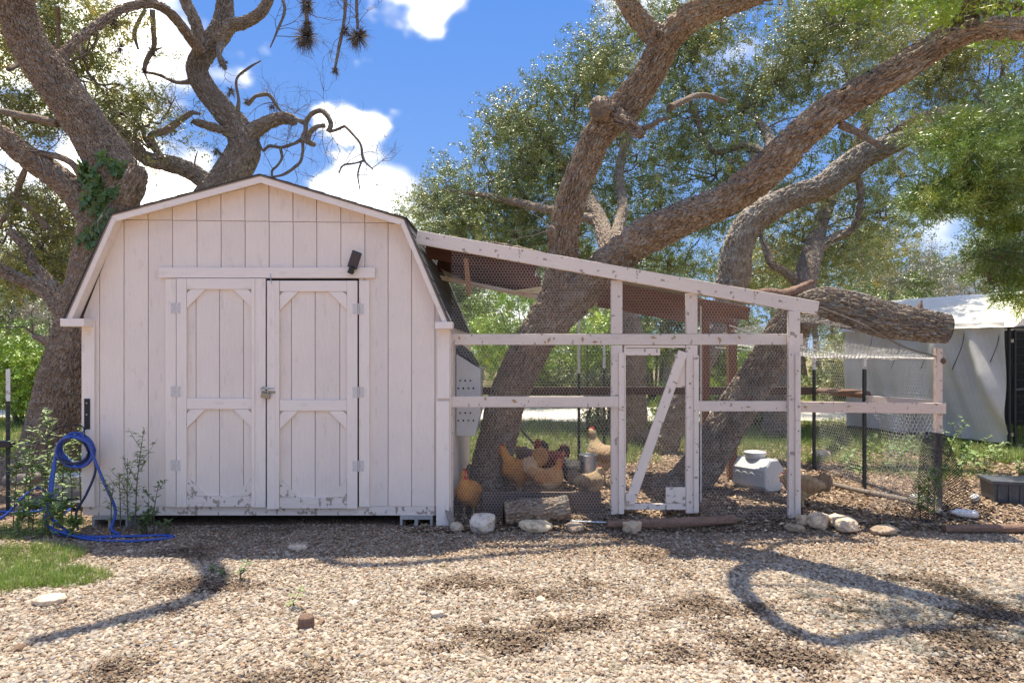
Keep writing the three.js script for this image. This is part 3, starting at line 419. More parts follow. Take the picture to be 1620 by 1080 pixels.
// ---------------------------------------------------------------- the chicken run
const CD = 5.75, RX = x => (x - CX) * CD / F, RY = y => EYE - (y - CY) * CD / F, CZ = -CD;
const V3 = (x, y, z) => new THREE.Vector3(x, y, z);
const headY = x => lerp(2.418, 1.821, (x + .799) / 3.365);       // height of the sloping header's centre line at x
{
  const run = thing('chicken_run', 'white timber and chicken wire run with sloping header beside shed', 'chicken run');
  const bd = (name, x0, y0, x1, y1, z0, z1, m = M.coopWood, parent = run, axis = 'y') => mesh(name, box(RX(x1) - RX(x0), RY(y0) - RY(y1), z1 - z0, (RX(x0) + RX(x1)) / 2, (RY(y0) + RY(y1)) / 2, CZ + (z0 + z1) / 2, axis), m, parent);
  const up = V3(0, 1, 0);
  mesh('header_beam', beam(V3(-.80, headY(-.80), CZ + .022), V3(2.566, headY(2.566), CZ + .022), .040, .114, up), M.coopWood, run);
  bd('post', 967, 443, 985, 527.5, -.045, 0); bd('post', 967, 546, 985, 814, -.045, 0); bd('gate_stop', 978.5, 557, 987, 812, .0005, .02);
  bd('post', 1086, 464, 1104, 527.5, -.045, 0); bd('post', 1086, 546, 1104, 812, -.045, 0); bd('gate_stop', 1097.5, 562, 1105, 810, .0005, .02);
  bd('post', 1245, 492, 1263, 818, .003, .045); bd('post', 1254, 560, 1262.5, 816, .0455, .062); bd('post', 711.8, 546, 716.5, 826, -.06, -.02);
  bd('rail', 712.5, 528, 1271, 545.3, -.044, .002, M.coopWood, run, 'x');
  bd('rail', 712, 626.5, 978, 643.5, .0005, .03, M.coopWood, run, 'x'); bd('rail', 1104.5, 634.5, 1248, 650.5, -.04, .0015, M.coopWood, run, 'x');
  // the pen rail runs out to the corner post
  const corner = V3(3.66, 0, -5.86);
  mesh('rail', beam(V3(RX(1264), RY(643), CZ + .02), V3(corner.x + .03, EYE - (645 - CY) * 5.86 / F, corner.z + .05), .03, .09), M.coopPink, run);
  mesh('corner_post', box(.05, 1.42, .05, corner.x, gy(corner.x, corner.z) + .68, corner.z), M.coopPink, run);
  // gate
  const gate = new THREE.Group(); gate.name = 'gate'; run.add(gate);
  bd('gate_stile', 987.5, 548, 990.5, 806, -.03, -.002, M.coopWood, gate); bd('gate_rail', 988, 551, 1045, 562, -.028, -.004, M.coopWood, gate, 'x'); bd('gate_rail', 988, 546, 1085.5, 550, -.028, -.006, M.coopWood, gate, 'x');
  mesh('gate_brace', beam(V3(RX(996), RY(796), CZ - .004), V3(RX(1081), RY(556), CZ - .004), .082, .026, V3(0, 0, 1)), M.coopWood, gate);
  bd('gate_rail', 990.8, 797, 1085.8, 806.5, -.03, -.003, M.wornPaint, gate, 'x'); bd('gate_plate', 1054, 771, 1085.5, 796.5, -.022, -.006, M.wornPaint, gate);
  bd('gate_stile', 1069, 560, 1085.7, 613, -.028, -.018, M.coopWood, gate); bd('gate_foot', 990, 780, 1004, 797, .003, .02, M.wornPaint, gate);
  // roof timbers: stained rafters, the red ones darkened as roof shade, beside the header line, and pale sheets between them
  for (const [z, m, a, b, dy] of [[-6.3, M.shadedRed, -.80, .22, -.03], [-6.62, M.stainWood, .75, 2.3, -.045], [-7.25, M.stainWood, .9, 2.35, -.06], [-7.1, M.shadedRed, -.78, .3, -.06], [-8.0, M.shadedRed, -.75, .9, -.05], [-8.02, M.stainWood, 1.0, 2.2, -.05]]) mesh('rafter', beam(V3(a, headY(a) + dy, z), V3(b, headY(b) + dy, z), .04, .13, up), m, run);
  mesh('batten', beam(V3(-.76, headY(-.76) - .2, -6.9), V3(.35, headY(.35) - .2, -7.2), .02, .045, up), M.coopWood, run);
  const sheet = (x0, x1, z0, z1, dy) => { const n = 46, pos = [], idx = [], uv = []; for (let i = 0; i <= n; i++) for (let j = 0; j <= 12; j++) { const x = lerp(x0, x1, i / n), z = lerp(z0, z1, j / 12); pos.push(x, headY(x) + dy + .008 * Math.sin(z * 60) + .02 * (noise(x * 2, z * 2, 3) - .5), z); uv.push(x, z); } const w = 13; for (let i = 0; i < n; i++) for (let j = 0; j < 12; j++) { const a = i * w + j, b = a + w; idx.push(a, a + 1, b, b, a + 1, b + 1); } const g = new THREE.BufferGeometry(); g.setAttribute('position', new THREE.Float32BufferAttribute(pos, 3)); g.setAttribute('uv', new THREE.Float32BufferAttribute(uv, 2)); g.setIndex(idx); g.computeVertexNormals(); mesh('roof_sheet', g, M.roofSheet, run); };
  sheet(-.80, -.02, -5.86, -8.15, .035); sheet(-.05, .2, -7.0, -8.15, .045); sheet(1.02, 2.3, -5.84, -6.5, .03); sheet(1.0, 1.75, -6.45, -8.1, .04);
  mesh('roof_tarp', (() => { const pos = [], idx = [], uv = []; for (let i = 0; i <= 30; i++) for (let j = 0; j <= 8; j++) { const x = -.7 + 1.0 * i / 30, z = -6.6 - .9 * j / 8; pos.push(x, headY(x) - .14 - .11 * Math.sin(i / 30 * Math.PI) * (1 - j / 14) + .012 * noise(x * 9, z * 9), z); uv.push(x, z); } for (let i = 0; i < 30; i++) for (let j = 0; j < 8; j++) { const a = i * 9 + j, b = a + 9; idx.push(a, a + 1, b, b, a + 1, b + 1); } const g = new THREE.BufferGeometry(); g.setAttribute('position', new THREE.Float32BufferAttribute(pos, 3)); g.setAttribute('uv', new THREE.Float32BufferAttribute(uv, 2)); g.setIndex(idx); g.computeVertexNormals(); return g; })(), M.tarpRoof, run);
  mesh('rusty_strap', slab([[-.42, 2.27], [-.385, 2.27], [-.352, 2.0], [-.37, 1.92], [-.40, 2.0]], -5.94, -5.93, 'y', 0), std({ map: woodMap([.36, .19, .09], [.2, .09, .045], 33), roughness: .9 }), run);
  // stained posts within, back rail and thin stakes
  const post = (x, d, wpx, m, name = 'inner_post') => { const X = (x - CX) * d / F, w = wpx * d / F, y0 = gy(X, -d) - .02, y1 = headY(Math.min(X, 2.3)) - .1; mesh(name, box(w, y1 - y0, w, X, (y0 + y1) / 2, -d), m, run); };
  post(1116, 7.25, 11, M.stainWood); post(1158, 7.25, 13, M.stainWood); post(1109, 6.2, 2.4, M.postWhite, 'stake');
  const rl = (x0, y0, d0, x1, y1, d1, w, h, m) => mesh('back_rail', beam(P(x0, y0, d0), P(x1, y1, d1), w, h), m, run);
  rl(752, 618, 8.08, 1000, 618, 8.08, .04, .09, M.darkWood); rl(1001, 618, 8.08, 1292, 618, 8.0, .04, .09, M.darkWood);
  // wire on the front: one panel for each bay
  const bag = (x, y) => .008 * (fbm(x * 3, y * 3, 4, 2) - .5);
  const panel = (x0, y0, x1, y1, z, keep, seed) => { const X0 = RX(x0), Y0 = RY(y0); const w = mesh('wire_mesh', hexWire((u, v) => V3(X0 + u, Y0 + v, CZ + z + bag(X0 + u, Y0 + v)), RX(x1) - X0, RY(y1) - Y0, .0262, .00068, keep && ((u, v) => keep(X0 + u, Y0 + v)), .06, seed), M.wire, run); w.userData.kind = 'stuff'; };
  const under = (x, y) => y < headY(x) - .03;
  panel(714, 826, 978, 545, .036, null, 1); panel(714, 545, 1262, 372, .014, under, 2); panel(1105, 818, 1262, 545, .066, (x, y) => true, 3);
  const gw = mesh('wire_mesh', hexWire((u, v) => V3(RX(989) + u, RY(805) + v, CZ - .036 + bag(u, v)), RX(1086) - RX(989), RY(546) - RY(805), .0262, .00068, null, .06, 4), M.wire, gate); gw.userData.kind = 'stuff';
  // wire along the back and right side of the run
  const bk = mesh('wire_mesh', hexWire((u, v) => V3(-.45 + u, .08 + v, -8.12 + .03 * (noise(u * 2, v * 2, 1) - .5)), 3.9, 1.75, .045, .0008, (u, v) => v < headY(Math.min(2.3, u - .45)) - .15, .1, 5), M.wire, run); bk.userData.kind = 'stuff';
  // the low pen on the right: netting roof slung from the header end, steel posts and pipe
  const A = V3(2.5, 1.80, CZ), B = V3(corner.x, 1.40, corner.z), C = V3(3.47, 1.395, -7.85), D = V3(2.2, 1.62, -8.0);
  const roofNet = mesh('wire_mesh', hexWire((u, v) => { const s = u / 1.25, t = v / 2.1, p = A.clone().lerp(B, s).lerp(D.clone().lerp(C, s), t); p.y -= .10 * Math.sin(Math.PI * s) * Math.sin(Math.PI * t) + .02 * noise(u * 5, v * 5); return p; }, 1.25, 2.1, .036, .00125, null, .12, 6), M.wire, run); roofNet.userData.kind = 'stuff';
  const sideNet = mesh('wire_mesh', hexWire((u, v) => { const t = u / 2, p = V3(corner.x, 0, corner.z).lerp(V3(3.47, 0, -7.85), t); return V3(p.x + .02 * noise(u * 3, v * 3), gy(p.x, p.z) + .03 + v, p.z); }, 2.0, 1.3, .036, .00125, null, .1, 7), M.wire, run); sideNet.userData.kind = 'stuff';
  const frontNet = mesh('wire_mesh', hexWire((u, v) => { const p = V3(2.45, 0, CZ).lerp(V3(corner.x, 0, corner.z), u / 1.2); return V3(p.x, .95 - v + .0, p.z + .02 + .02 * noise(u * 4, v * 4)); }, 1.2, .83, .036, .00125, (u, v) => u > .82 - v * .32 && v < .84, .1, 8), M.wire, run); frontNet.userData.kind = 'stuff';
  mesh('rope', tube([V3(2.56, 1.84, CZ + .03), V3(2.95, 1.69, CZ), V3(3.35, 1.50, -5.83), V3(3.68, 1.405, -5.85)], .007, 30, 6), M.greyWood, run);
  mesh('rope', tube([V3(2.2, 1.72, -6.9), V3(2.8, 1.52, -6.8), V3(3.46, 1.39, -6.7)], .005, 30, 6), M.wire, run);
  mesh('rope', tube([V3(2.2, 1.5, -7.4), V3(2.8, 1.46, -7.6), V3(3.46, 1.39, -7.8)], .005, 30, 6), M.wire, run);
  mesh('pipe', tube([V3(3.47, 1.385, -7.8), V3(3.47, 1.4, -6.72), V3(3.66, 1.395, -5.86)], .011, 40, 10), M.postWhite, run);
  mesh('pipe_knot', new THREE.SphereGeometry(.03, 10, 8).translate(3.69, 1.38, -5.85), M.redWood, run);
}
{ // oak leaves caught in the wire
  const R = rng(203), lf = new THREE.BufferGeometry(); lf.setAttribute('position', new THREE.Float32BufferAttribute([-.02, 0, 0, -.004, .009, .004, .02, .002, .001, -.002, -.009, .005, 0, 0, .009], 3)); lf.setIndex([0, 4, 1, 1, 4, 2, 2, 4, 3, 3, 4, 0]); lf.computeVertexNormals();
  let k = 0; const lm = std({ color: rgb(.42, .26, .13), roughness: .8, side: THREE.DoubleSide });
  for (const [x, y] of [[727, 535], [862, 541], [868, 538], [921, 537], [941, 541], [1033, 534], [1066, 533], [1137, 537], [1168, 534], [768, 630], [814, 634], [1155, 640], [1182, 643], [1272, 643], [1340, 642]]) { const m = mesh('dry_leaf', lf, lm); m.position.set(RX(x), RY(y), CZ + .032); m.rotation.z = R() * 6.28; m.scale.setScalar(.9 + .6 * R()); const i = k++, o = ['first', 'second', 'third', 'fourth', 'fifth', 'sixth', 'seventh', 'eighth', 'ninth']; tag(m, i < 9 ? `brown leaf on the top run rail, ${o[i]} from the shed` : i < 11 ? `brown leaf on the left middle rail, ${o[i - 9]} from the shed` : i < 13 ? `brown leaf on the middle rail right of gate, ${o[i - 11]} from gate` : `brown leaf on the low pen rail, ${o[i - 13]} from the run post`, 'leaf', 'leaves caught on the run rails'); }
}
// studded steel T-posts
function tPost(pos, h, label, tip = .2, lean = 0) {
  const t = thing('t_post', label, 'post', 'studded steel T-posts', [pos.x, pos.y, pos.z]); t.rotation.z = lean; t.rotation.y = .4;
  const tee = (y0, y1, m, name) => mesh(name, join([box(.034, y1 - y0, .005, 0, (y0 + y1) / 2, 0, 'y', .001), box(.005, y1 - y0, .03, 0, (y0 + y1) / 2, -.0176, 'y', .001)]), m, t);
  tee(-.02, h - tip, M.postGreen, 'post_shaft'); if (tip > .01) tee(h - tip, h, M.postWhite, 'post_tip');
  const studs = []; for (let y = .12; y < h - tip; y += .052) { const c = new THREE.ConeGeometry(.008, .012, 6); c.rotateX(Math.PI / 2); c.translate(0, y, .008); studs.push(c); } mesh('studs', join(studs), M.postGreen, t).userData.kind = 'stuff';
  return t;
}
tPost(onGround(3.47, -6.7), 1.34, 'steel T-post at the middle of the low pen side', .15); tPost(onGround(3.47, -7.82), 1.31, 'steel T-post at the back corner of the low pen', .16);
{ const p = P(916, 735, 8.0); tPost(onGround(p.x, -8.0), 2.05, 'tall steel T-post behind the hanging feeder', .95); }
{ const p = P(956, 735, 8.6); tPost(onGround(p.x, -8.6), 1.55, 'short pale T-post beyond the back rail', .4); }
{ const p = P(12, 700, 6.2); tPost(onGround(p.x, -6.2), 1.30, 'white tipped T-post at the left edge of the yard', .29); }
// timber rails along the pen side
{
  const l = mesh('log_rail', limbGeo([[P(1295, 618, 7.95), .03], [P(1330, 620, 7.4), .042], [P(1372, 624, 6.75), .04]], { step: .02, seg: 18, lump: .15, seed: 4 }), M.redWood); tag(l, 'peeled round log rail tied between the pen T-posts', 'rail');
  const b = mesh('board_rail', beam(P(1368, 632, 6.73), P(1482, 640, 5.92), .028, .085), M.coopWood); tag(b, 'pale board rail leaning from pen T-post to corner', 'rail');
  const k = mesh('fallen_pole', limbGeo([[onGround(3.1, -7.4, .03), .022], [onGround(3.3, -6.6, .035), .024], [onGround(3.55, -5.95, .03), .025], [onGround(3.62, -5.7, .03), .022]], { step: .02, seg: 12, lump: .1 }), M.greyWood); tag(k, 'grey weathered pole lying along the pen side', 'pole');
}
{ // loose black plastic netting slumped at the pen corner
  const pos = [], idx = []; let n = 0; const R = rng(77);
  const at = (s, t) => { const top = V3(3.52 + .16 * s, .78 - .02 * s, -5.83 + .03 * s), bot = V3(3.30 + .66 * s, .05, -5.72 + .10 * Math.sin(s * 7)); const p = top.lerp(bot, t); p.x += .05 * Math.sin(t * 5 + s * 3) * t; p.z += .05 * (noise(s * 4, t * 4, 2) - .5); p.y = Math.max(p.y, gy(p.x, p.z) + .01); return p; };
  const d = V3(), s1 = V3(), s2 = V3(), upv = V3(.3, .2, .9).normalize();
  const seg = (a, b) => { d.subVectors(b, a).normalize(); s1.crossVectors(d, upv).normalize(); s2.crossVectors(d, s1); for (const e of [a, b]) for (let k = 0; k < 3; k++) { const t = k * 2.0944, r = .0027; pos.push(e.x + (s1.x * Math.cos(t) + s2.x * Math.sin(t)) * r, e.y + (s1.y * Math.cos(t) + s2.y * Math.sin(t)) * r, e.z + (s1.z * Math.cos(t) + s2.z * Math.sin(t)) * r); } for (let k = 0; k < 3; k++) { const l = (k + 1) % 3; idx.push(n + k, n + l, n + 3 + k, n + 3 + k, n + l, n + 3 + l); } n += 6; };
  const nu = 22, nv = 36; for (let i = 0; i < nu; i++) for (let j = 0; j < nv; j++) { const a = at(i / nu, j / nv); seg(a, at((i + 1) / nu, (j + 1) / nv)); seg(at((i + 1) / nu, j / nv), at(i / nu, (j + 1) / nv)); }
  const g = new THREE.BufferGeometry(); g.setAttribute('position', new THREE.Float32BufferAttribute(pos, 3)); g.setIndex(idx); g.computeVertexNormals();
  tag(mesh('plastic_netting', g, M.black), 'loose black plastic netting slumped against the pen corner post', 'netting');
}
{ // nest box on the shed wall
  const nb = thing('nest_box', 'grey vented nest box hung on the shed side wall', 'nest box'); const d = 6.15, x = p => (p - CX) * d / F, y = p => EYE - (p - CY) * d / F;
  const out = [[x(712), y(690)], [x(751), y(690)], [x(760), y(655)], [x(760), y(584)], [x(732), y(566)], [x(716), y(560)], [x(712), y(560)]].map(([a, b]) => [Math.max(a, -.505), b]);
  mesh('box_side', slab(out.filter((p, i) => !i || Math.hypot(p[0] - out[i - 1][0], p[1] - out[i - 1][1]) > .004), -d - .5, -d, 'y', .006), M.greyPlastic, nb);
  for (const [r, xs] of [[602, [728, 736, 744]], [614, [725, 733, 741, 749]], [653, [728, 736, 744]], [665, [725, 733, 741, 749]]]) for (const q of xs) { const c = new THREE.CylinderGeometry(.0085, .0085, .004, 12); c.rotateX(Math.PI / 2); c.translate(x(q), y(r), -d + .001); mesh('vent_shade', c, M.hole, nb); }  // black discs on the solid side paint the shade inside the vents
  mesh('box_lid', slab([[x(722), y(560)], [x(734), y(563)], [x(756), y(579)], [x(740), y(556)], [x(726), y(545)]].map(([a, b]) => [Math.max(a, -.5), b]).reverse(), -d - .45, -d - .03, 'y', 0), M.boxPlastic, nb);
}

// ---------------------------------------------------------------- hens
const smin = (a, b, k) => { const h = clamp(.5 + .5 * (b - a) / k); return lerp(b, a, h) - k * h * (1 - h); };
const capsule = (p, a, b, ra, rb) => { const bx = b[0] - a[0], by = b[1] - a[1], bz = b[2] - a[2], t = clamp(((p[0] - a[0]) * bx + (p[1] - a[1]) * by + (p[2] - a[2]) * bz) / (bx * bx + by * by + bz * bz)); return Math.hypot(p[0] - a[0] - bx * t, p[1] - a[1] - by * t, p[2] - a[2] - bz * t) - lerp(ra, rb, t); };
const ellip = (p, c, r) => { const k = Math.hypot((p[0] - c[0]) / r[0], (p[1] - c[1]) / r[1], (p[2] - c[2]) / r[2]); return (k - 1) * Math.min(...r); };
const henMat = std({ vertexColors: true, roughness: .8, bumpMap: tex(256, false, .09, (u, v) => { const r = Math.floor(v * 8), q = u * 8 + (r % 2) * .5, f = Math.hypot((q % 1) - .5, (v * 8 % 1) - .2); return clamp(1 - f * 1.3) * .7 + .3 * noise(u * 60, v * 20, 1, [60, 20]); }), bumpScale: .004 });
// a hen looking along +x, feet at the origin; neck: head position, turn: where the head looks, sit: body height
function hen({ pos, turn, pal, head = [.15, .37, 0], look = 0, sit = .185, tail = .32, scale = 1, seed = 1, name, label }) {
  const by = sit, H = head, lx = Math.cos(look), lz = Math.sin(look), at = (f, u, s) => [H[0] + lx * f - lz * s, H[1] + u, H[2] + lz * f + lx * s];
  const parts = [
    p => ellip(p, [.0, by, 0], [.135, .098, .088]),
    p => capsule(p, [.07, by + .02, 0], [.02, by - .03, 0], .092, .085),
    p => capsule(p, [-.06, by + .02, 0], [-.15, lerp(by, tail, .55), 0], .075, .052),
    p => ellip(p, [-.185, tail, 0], [.075, .085, .026]),
    p => capsule(p, [.085, by + .06, 0], [H[0] - .012 * lx, H[1] - .035, H[2] - .012 * lz], .062, .031),
    p => ellip(p, H, [.034, .031, .027]),
  ];
  const wing = p => Math.min(...[-1, 1].map(s => ellip(p, [-.025, by + .012, s * .066], [.105, .056, .034])));
  const thigh = p => Math.min(...[-1, 1].map(s => capsule(p, [.0, by - .05, s * .045], [.005, Math.max(.075, by - .125), s * .045], .045, .02)));
  const leg = p => Math.min(...[-1, 1].map(s => { const x = .005 + s * .012, z = s * .043; let q = capsule(p, [x, .09, z], [x, .014, z], .0085, .0085); for (const [dx, dz] of [[.055, 0], [.042, .03], [.042, -.03], [-.03, 0]]) q = Math.min(q, capsule(p, [x, .012, z], [x + dx, .007, z + dz], .008, .0055)); return q; }));
  const beak = p => capsule(p, at(.026, -.003, 0), at(.054, -.012, 0), .0115, .003);
  const comb = p => { let q = 1; for (const [f, u, r] of [[.026, .028, .010], [.012, .040, .0105], [-.004, .043, .0105], [-.02, .036, .009]]) q = Math.min(q, capsule(p, at(f, .018, 0), at(f - .004, u, 0), .009, r * .7)); return q; };
  const wattle = p => Math.min(capsule(p, at(.022, -.018, .008), at(.024, -.043, .010), .009, .011), capsule(p, at(.022, -.018, -.008), at(.024, -.043, -.010), .009, .011), ellip(p, at(.014, -.004, 0), [.021, .018, .0275]));
  const eye = p => Math.min(...[-1, 1].map(s => Math.hypot(...p.map((v, k) => v - at(.012, .007, s * .0262)[k])) - .0052));
  const body = p => { let d = parts[0](p); for (let i = 1; i < parts.length; i++) d = smin(d, parts[i](p), i === 3 ? .03 : .035); d = smin(d, wing(p), .01); d = smin(d, thigh(p), .03); return d; };
  const ruff = p => .006 * (fbm(p[0] * 34 + seed * 9, p[1] * 46, p[2] * 34, 3) - .5) + .0035 * Math.sin(p[0] * 150 + 4 * noise(p[0] * 30, p[1] * 30, p[2] * 30)) * noise(p[0] * 22, p[1] * 22, seed);
  const f = (x, y, z) => { const p = [x, y, z]; return Math.min(smin(body(p) + ruff(p), leg(p), .012), beak(p), comb(p), wattle(p), eye(p)); };
  const colour = (x, y, z) => {
    const p = [x, y, z], b = body(p), n = fbm(x * 45 + seed, y * 60, z * 45, 3), m = noise(x * 120, y * 120, z * 120 + seed); const list = [[b, 0], [leg(p), 1], [beak(p), 2], [comb(p), 3], [wattle(p), 3], [eye(p), 4]].sort((u, v) => u[0] - v[0]);
    switch (list[0][1]) { case 1: return pal.leg || [.55, .42, .22]; case 2: return [.52, .38, .2]; case 3: return [.5 * (.8 + .3 * m), .028, .03]; case 4: return [.02, .01, .008]; }
    const w = wing(p), t = parts[3](p), nk = Math.min(parts[4](p), parts[5](p)); let c = pal.body;
    if (t < .012) c = mixc(c, pal.tail || pal.body, .9); else if (w < .006) c = mixc(c, pal.wing || pal.body, .75); else if (nk < .01 && y > by + .09) c = mixc(c, pal.neck || pal.body, .85); else if (y < by - .03 && pal.belly) c = mixc(c, pal.belly, .8);
    return c.map(k => k * (.62 + .5 * n + .26 * m));
  };
  const g = metreUV(sdfMesh(f, [-.29, -.012, -.14], [Math.max(.24, H[0] + .08), Math.max(tail, H[1]) + .10, .14 + Math.max(0, H[2])], .0068, colour), 'y', seed);
const h = tag(mesh('hen', g, henMat), label, 'hen', 'hens in the run'); h.position.copy(pos); h.rotation.y = turn; h.scale.setScalar(scale); return h;
}
const golden = { body: [.50, .215, .045], neck: [.56, .25, .05], wing: [.46, .19, .04], tail: [.42, .2, .07], belly: [.44, .2, .06] }, buff = { body: [.48, .24, .085], neck: [.50, .2, .045], wing: [.40, .17, .05], tail: [.52, .34, .19], belly: [.52, .35, .2] };
const rust = { body: [.20, .045, .02], neck: [.24, .05, .02], wing: [.15, .035, .018], tail: [.05, .02, .015] }, tan = { body: [.38, .26, .14], neck: [.48, .36, .19], wing: [.28, .17, .085], tail: [.2, .13, .08], belly: [.42, .32, .2] }, dark = { body: [.03, .028, .026], neck: [.10, .075, .05], wing: [.04, .036, .032], tail: [.5, .47, .42] }, brown = { body: [.20, .14, .10], neck: [.22, .15, .10], wing: [.15, .105, .08], tail: [.12, .08, .06] };
const stand = (x, d) => { const X = (x - CX) * d / F; return onGround(X, -d); };
hen({ pos: stand(742, 5.98), turn: -1.95, pal: golden, head: [.085, .415, .005], look: -.9, sit: .225, tail: .17, scale: .93, seed: 1, label: 'golden hen standing alone at the left beside the log' });
hen({ pos: stand(822, 6.5), turn: Math.PI, pal: golden, head: [.155, .40, 0], sit: .21, tail: .34, scale: 1.06, seed: 2, label: 'large golden hen facing left in front of the oak trunk' });
hen({ pos: stand(868, 6.95), turn: Math.PI + .5, pal: rust, head: [.13, .41, 0], sit: .22, tail: .3, scale: 1.02, seed: 3, label: 'dark rust red hen behind the two golden hens' });
hen({ pos: stand(838, 7.3), turn: 2.4, pal: brown, head: [.16, .28, 0], sit: .20, tail: .33, scale: 1.02, seed: 4, label: 'grey brown hen at the back, beside the rust red hen' });
hen({ pos: V3(stand(866, 6.2).x, .17, -6.2), turn: -.12, pal: buff, head: [.125, .325, .0], sit: .15, tail: .29, scale: .9, seed: 5, label: 'buff hen with fluffy pale tail facing right on the plank' });
hen({ pos: stand(905, 6.7), turn: Math.PI - .3, pal: dark, head: [.17, .24, 0], sit: .20, tail: .27, scale: .95, seed: 6, label: 'black hen with white tail feathers beneath the feeder' });
hen({ pos: stand(932, 6.3), turn: .25, pal: tan, head: [.12, .305, 0], sit: .16, tail: .24, scale: .85, seed: 7, label: 'small tan hen beside the gate post' });
hen({ pos: stand(955, 6.9), turn: Math.PI - .75, pal: tan, head: [.13, .47, 0], sit: .26, tail: .36, scale: 1.12, seed: 8, label: 'tall tan hen standing right of the metal feeder' });
hen({ pos: stand(1270, 6.02), turn: Math.PI - .5, pal: tan, head: [.165, .26, 0], sit: .19, tail: .24, scale: .95, seed: 9, label: 'tan hen half hidden behind the right hand post' });

// ---------------------------------------------------------------- things in and around the run
function rockGeo(w, h, d, seed, tint = [1, 1, 1]) {
  const cell = Math.max(w, h, d) / 34, f = (x, y, z) => { let k = Math.pow(Math.pow(Math.abs(x) / (w / 2), 2.6) + Math.pow(Math.abs(y) / (h / 2), 2.6) + Math.pow(Math.abs(z) / (d / 2), 2.6), 1 / 2.6); return (k - 1) * Math.min(w, h, d) / 2 + .34 * h * (fbm(x / w * 3 + seed * 5, y / h * 2.4, z / d * 3, 4) - .47) + .05 * h * (worley(x / w * 5 + seed, y / h * 4, z / d * 5)[0] - .4); };
  return metreUV(sdfMesh(f, [-w * .68, -h * .68, -d * .68], [w * .68, h * .68, d * .68], cell, () => tint), 'y', seed);
}
{
  let k = 0; const rock = (x, y, d, wp, hp, dep, label, tint) => { const w = wp * d / F, h = hp * d / F, m = mesh('rock', rockGeo(w, h * 1.05, dep, ++k * 3.7, tint), M.rock), X = (x - CX) * d / F; m.position.set(X, Math.min(EYE - (y - CY) * d / F, gy(X, -d) + h * .44), -d); m.rotation.y = k; tag(m, label, 'rock', 'limestone rocks along the run'); };
  rock(765, 824, 5.52, 44, 31, .2, 'pale blocky limestone rock below the golden hen', [1.15, 1.12, 1.08]); rock(722, 830, 5.55, 24, 15, .11, 'small tan rock at the foot of the shed corner board', [.95, .85, .72]);
  rock(848, 825, 5.5, 50, 17, .16, 'flat cream rock in front of the round log', [1.2, 1.08, .85]); rock(1000, 820, 5.5, 32, 18, .14, 'tan rock against the timber below the gate', [.95, .82, .66]);
  rock(910, 827, 5.5, 30, 12, .14, 'low brown rock between log and gate post', [.75, .65, .54]); rock(1270, 809, 5.6, 20, 19, .11, 'round tan rock leaning on the right post', [1.0, .86, .7]); rock(1295, 815, 5.55, 34, 24, .15, 'wedge shaped pale rock right of the post', [1.05, .92, .76]);
  rock(1333, 817, 5.52, 54, 21, .2, 'long cream rock, rightmost of the post group', [1.1, .98, .82]); rock(1258, 824, 5.5, 32, 12, .12, 'dark low rock at the foot of the right post', [.7, .6, .48]); rock(1400, 820, 5.45, 50, 12, .15, 'flat brown rock bedded in leaves before the pen', [.7, .6, .5]);
  rock(1594, 720, 9.2, 26, 14, .25, 'rock below the tarp corner of the shelter', [1.05, .95, .8]); rock(1576, 716, 9.4, 18, 16, .2, 'brown rock beside the shelter corner', [.7, .58, .48]);
  rock(78, 945, 3.95, 44, 13, .12, 'flat pale stone sunk in gravel below the grass', [1.2, 1.1, .95]); rock(855, 950, 4.0, 22, 11, .06, 'small tan stone in the gravel at mid yard', [1, .9, .78]); rock(900, 934, 4.2, 16, 10, .05, 'pebble sized stone in the limb shadow', [.9, .8, .7]); rock(692, 970, 3.75, 20, 10, .06, 'grey stone in the gravel near mid yard', [.95, .93, .9]); rock(560, 955, 3.95, 20, 11, .06, 'pale stone in the gravel before the shed doors', [1.1, 1, .88]);
  rock(470, 866, 5.05, 34, 8, .12, 'flat pale stone in the dirt before the doors', [1.1, 1, .88]); rock(1300, 700, 8.7, 30, 12, .2, 'grey rock at the back corner of the pen', [.9, .85, .8]); rock(1480, 806, 5.8, 24, 10, .1, 'pale rock at the foot of the pen corner', [1.1, 1, .9]); rock(205, 873, 5.0, 12, 7, .05, 'small pale stone beside the hose', [1.1, 1, .9]);
}
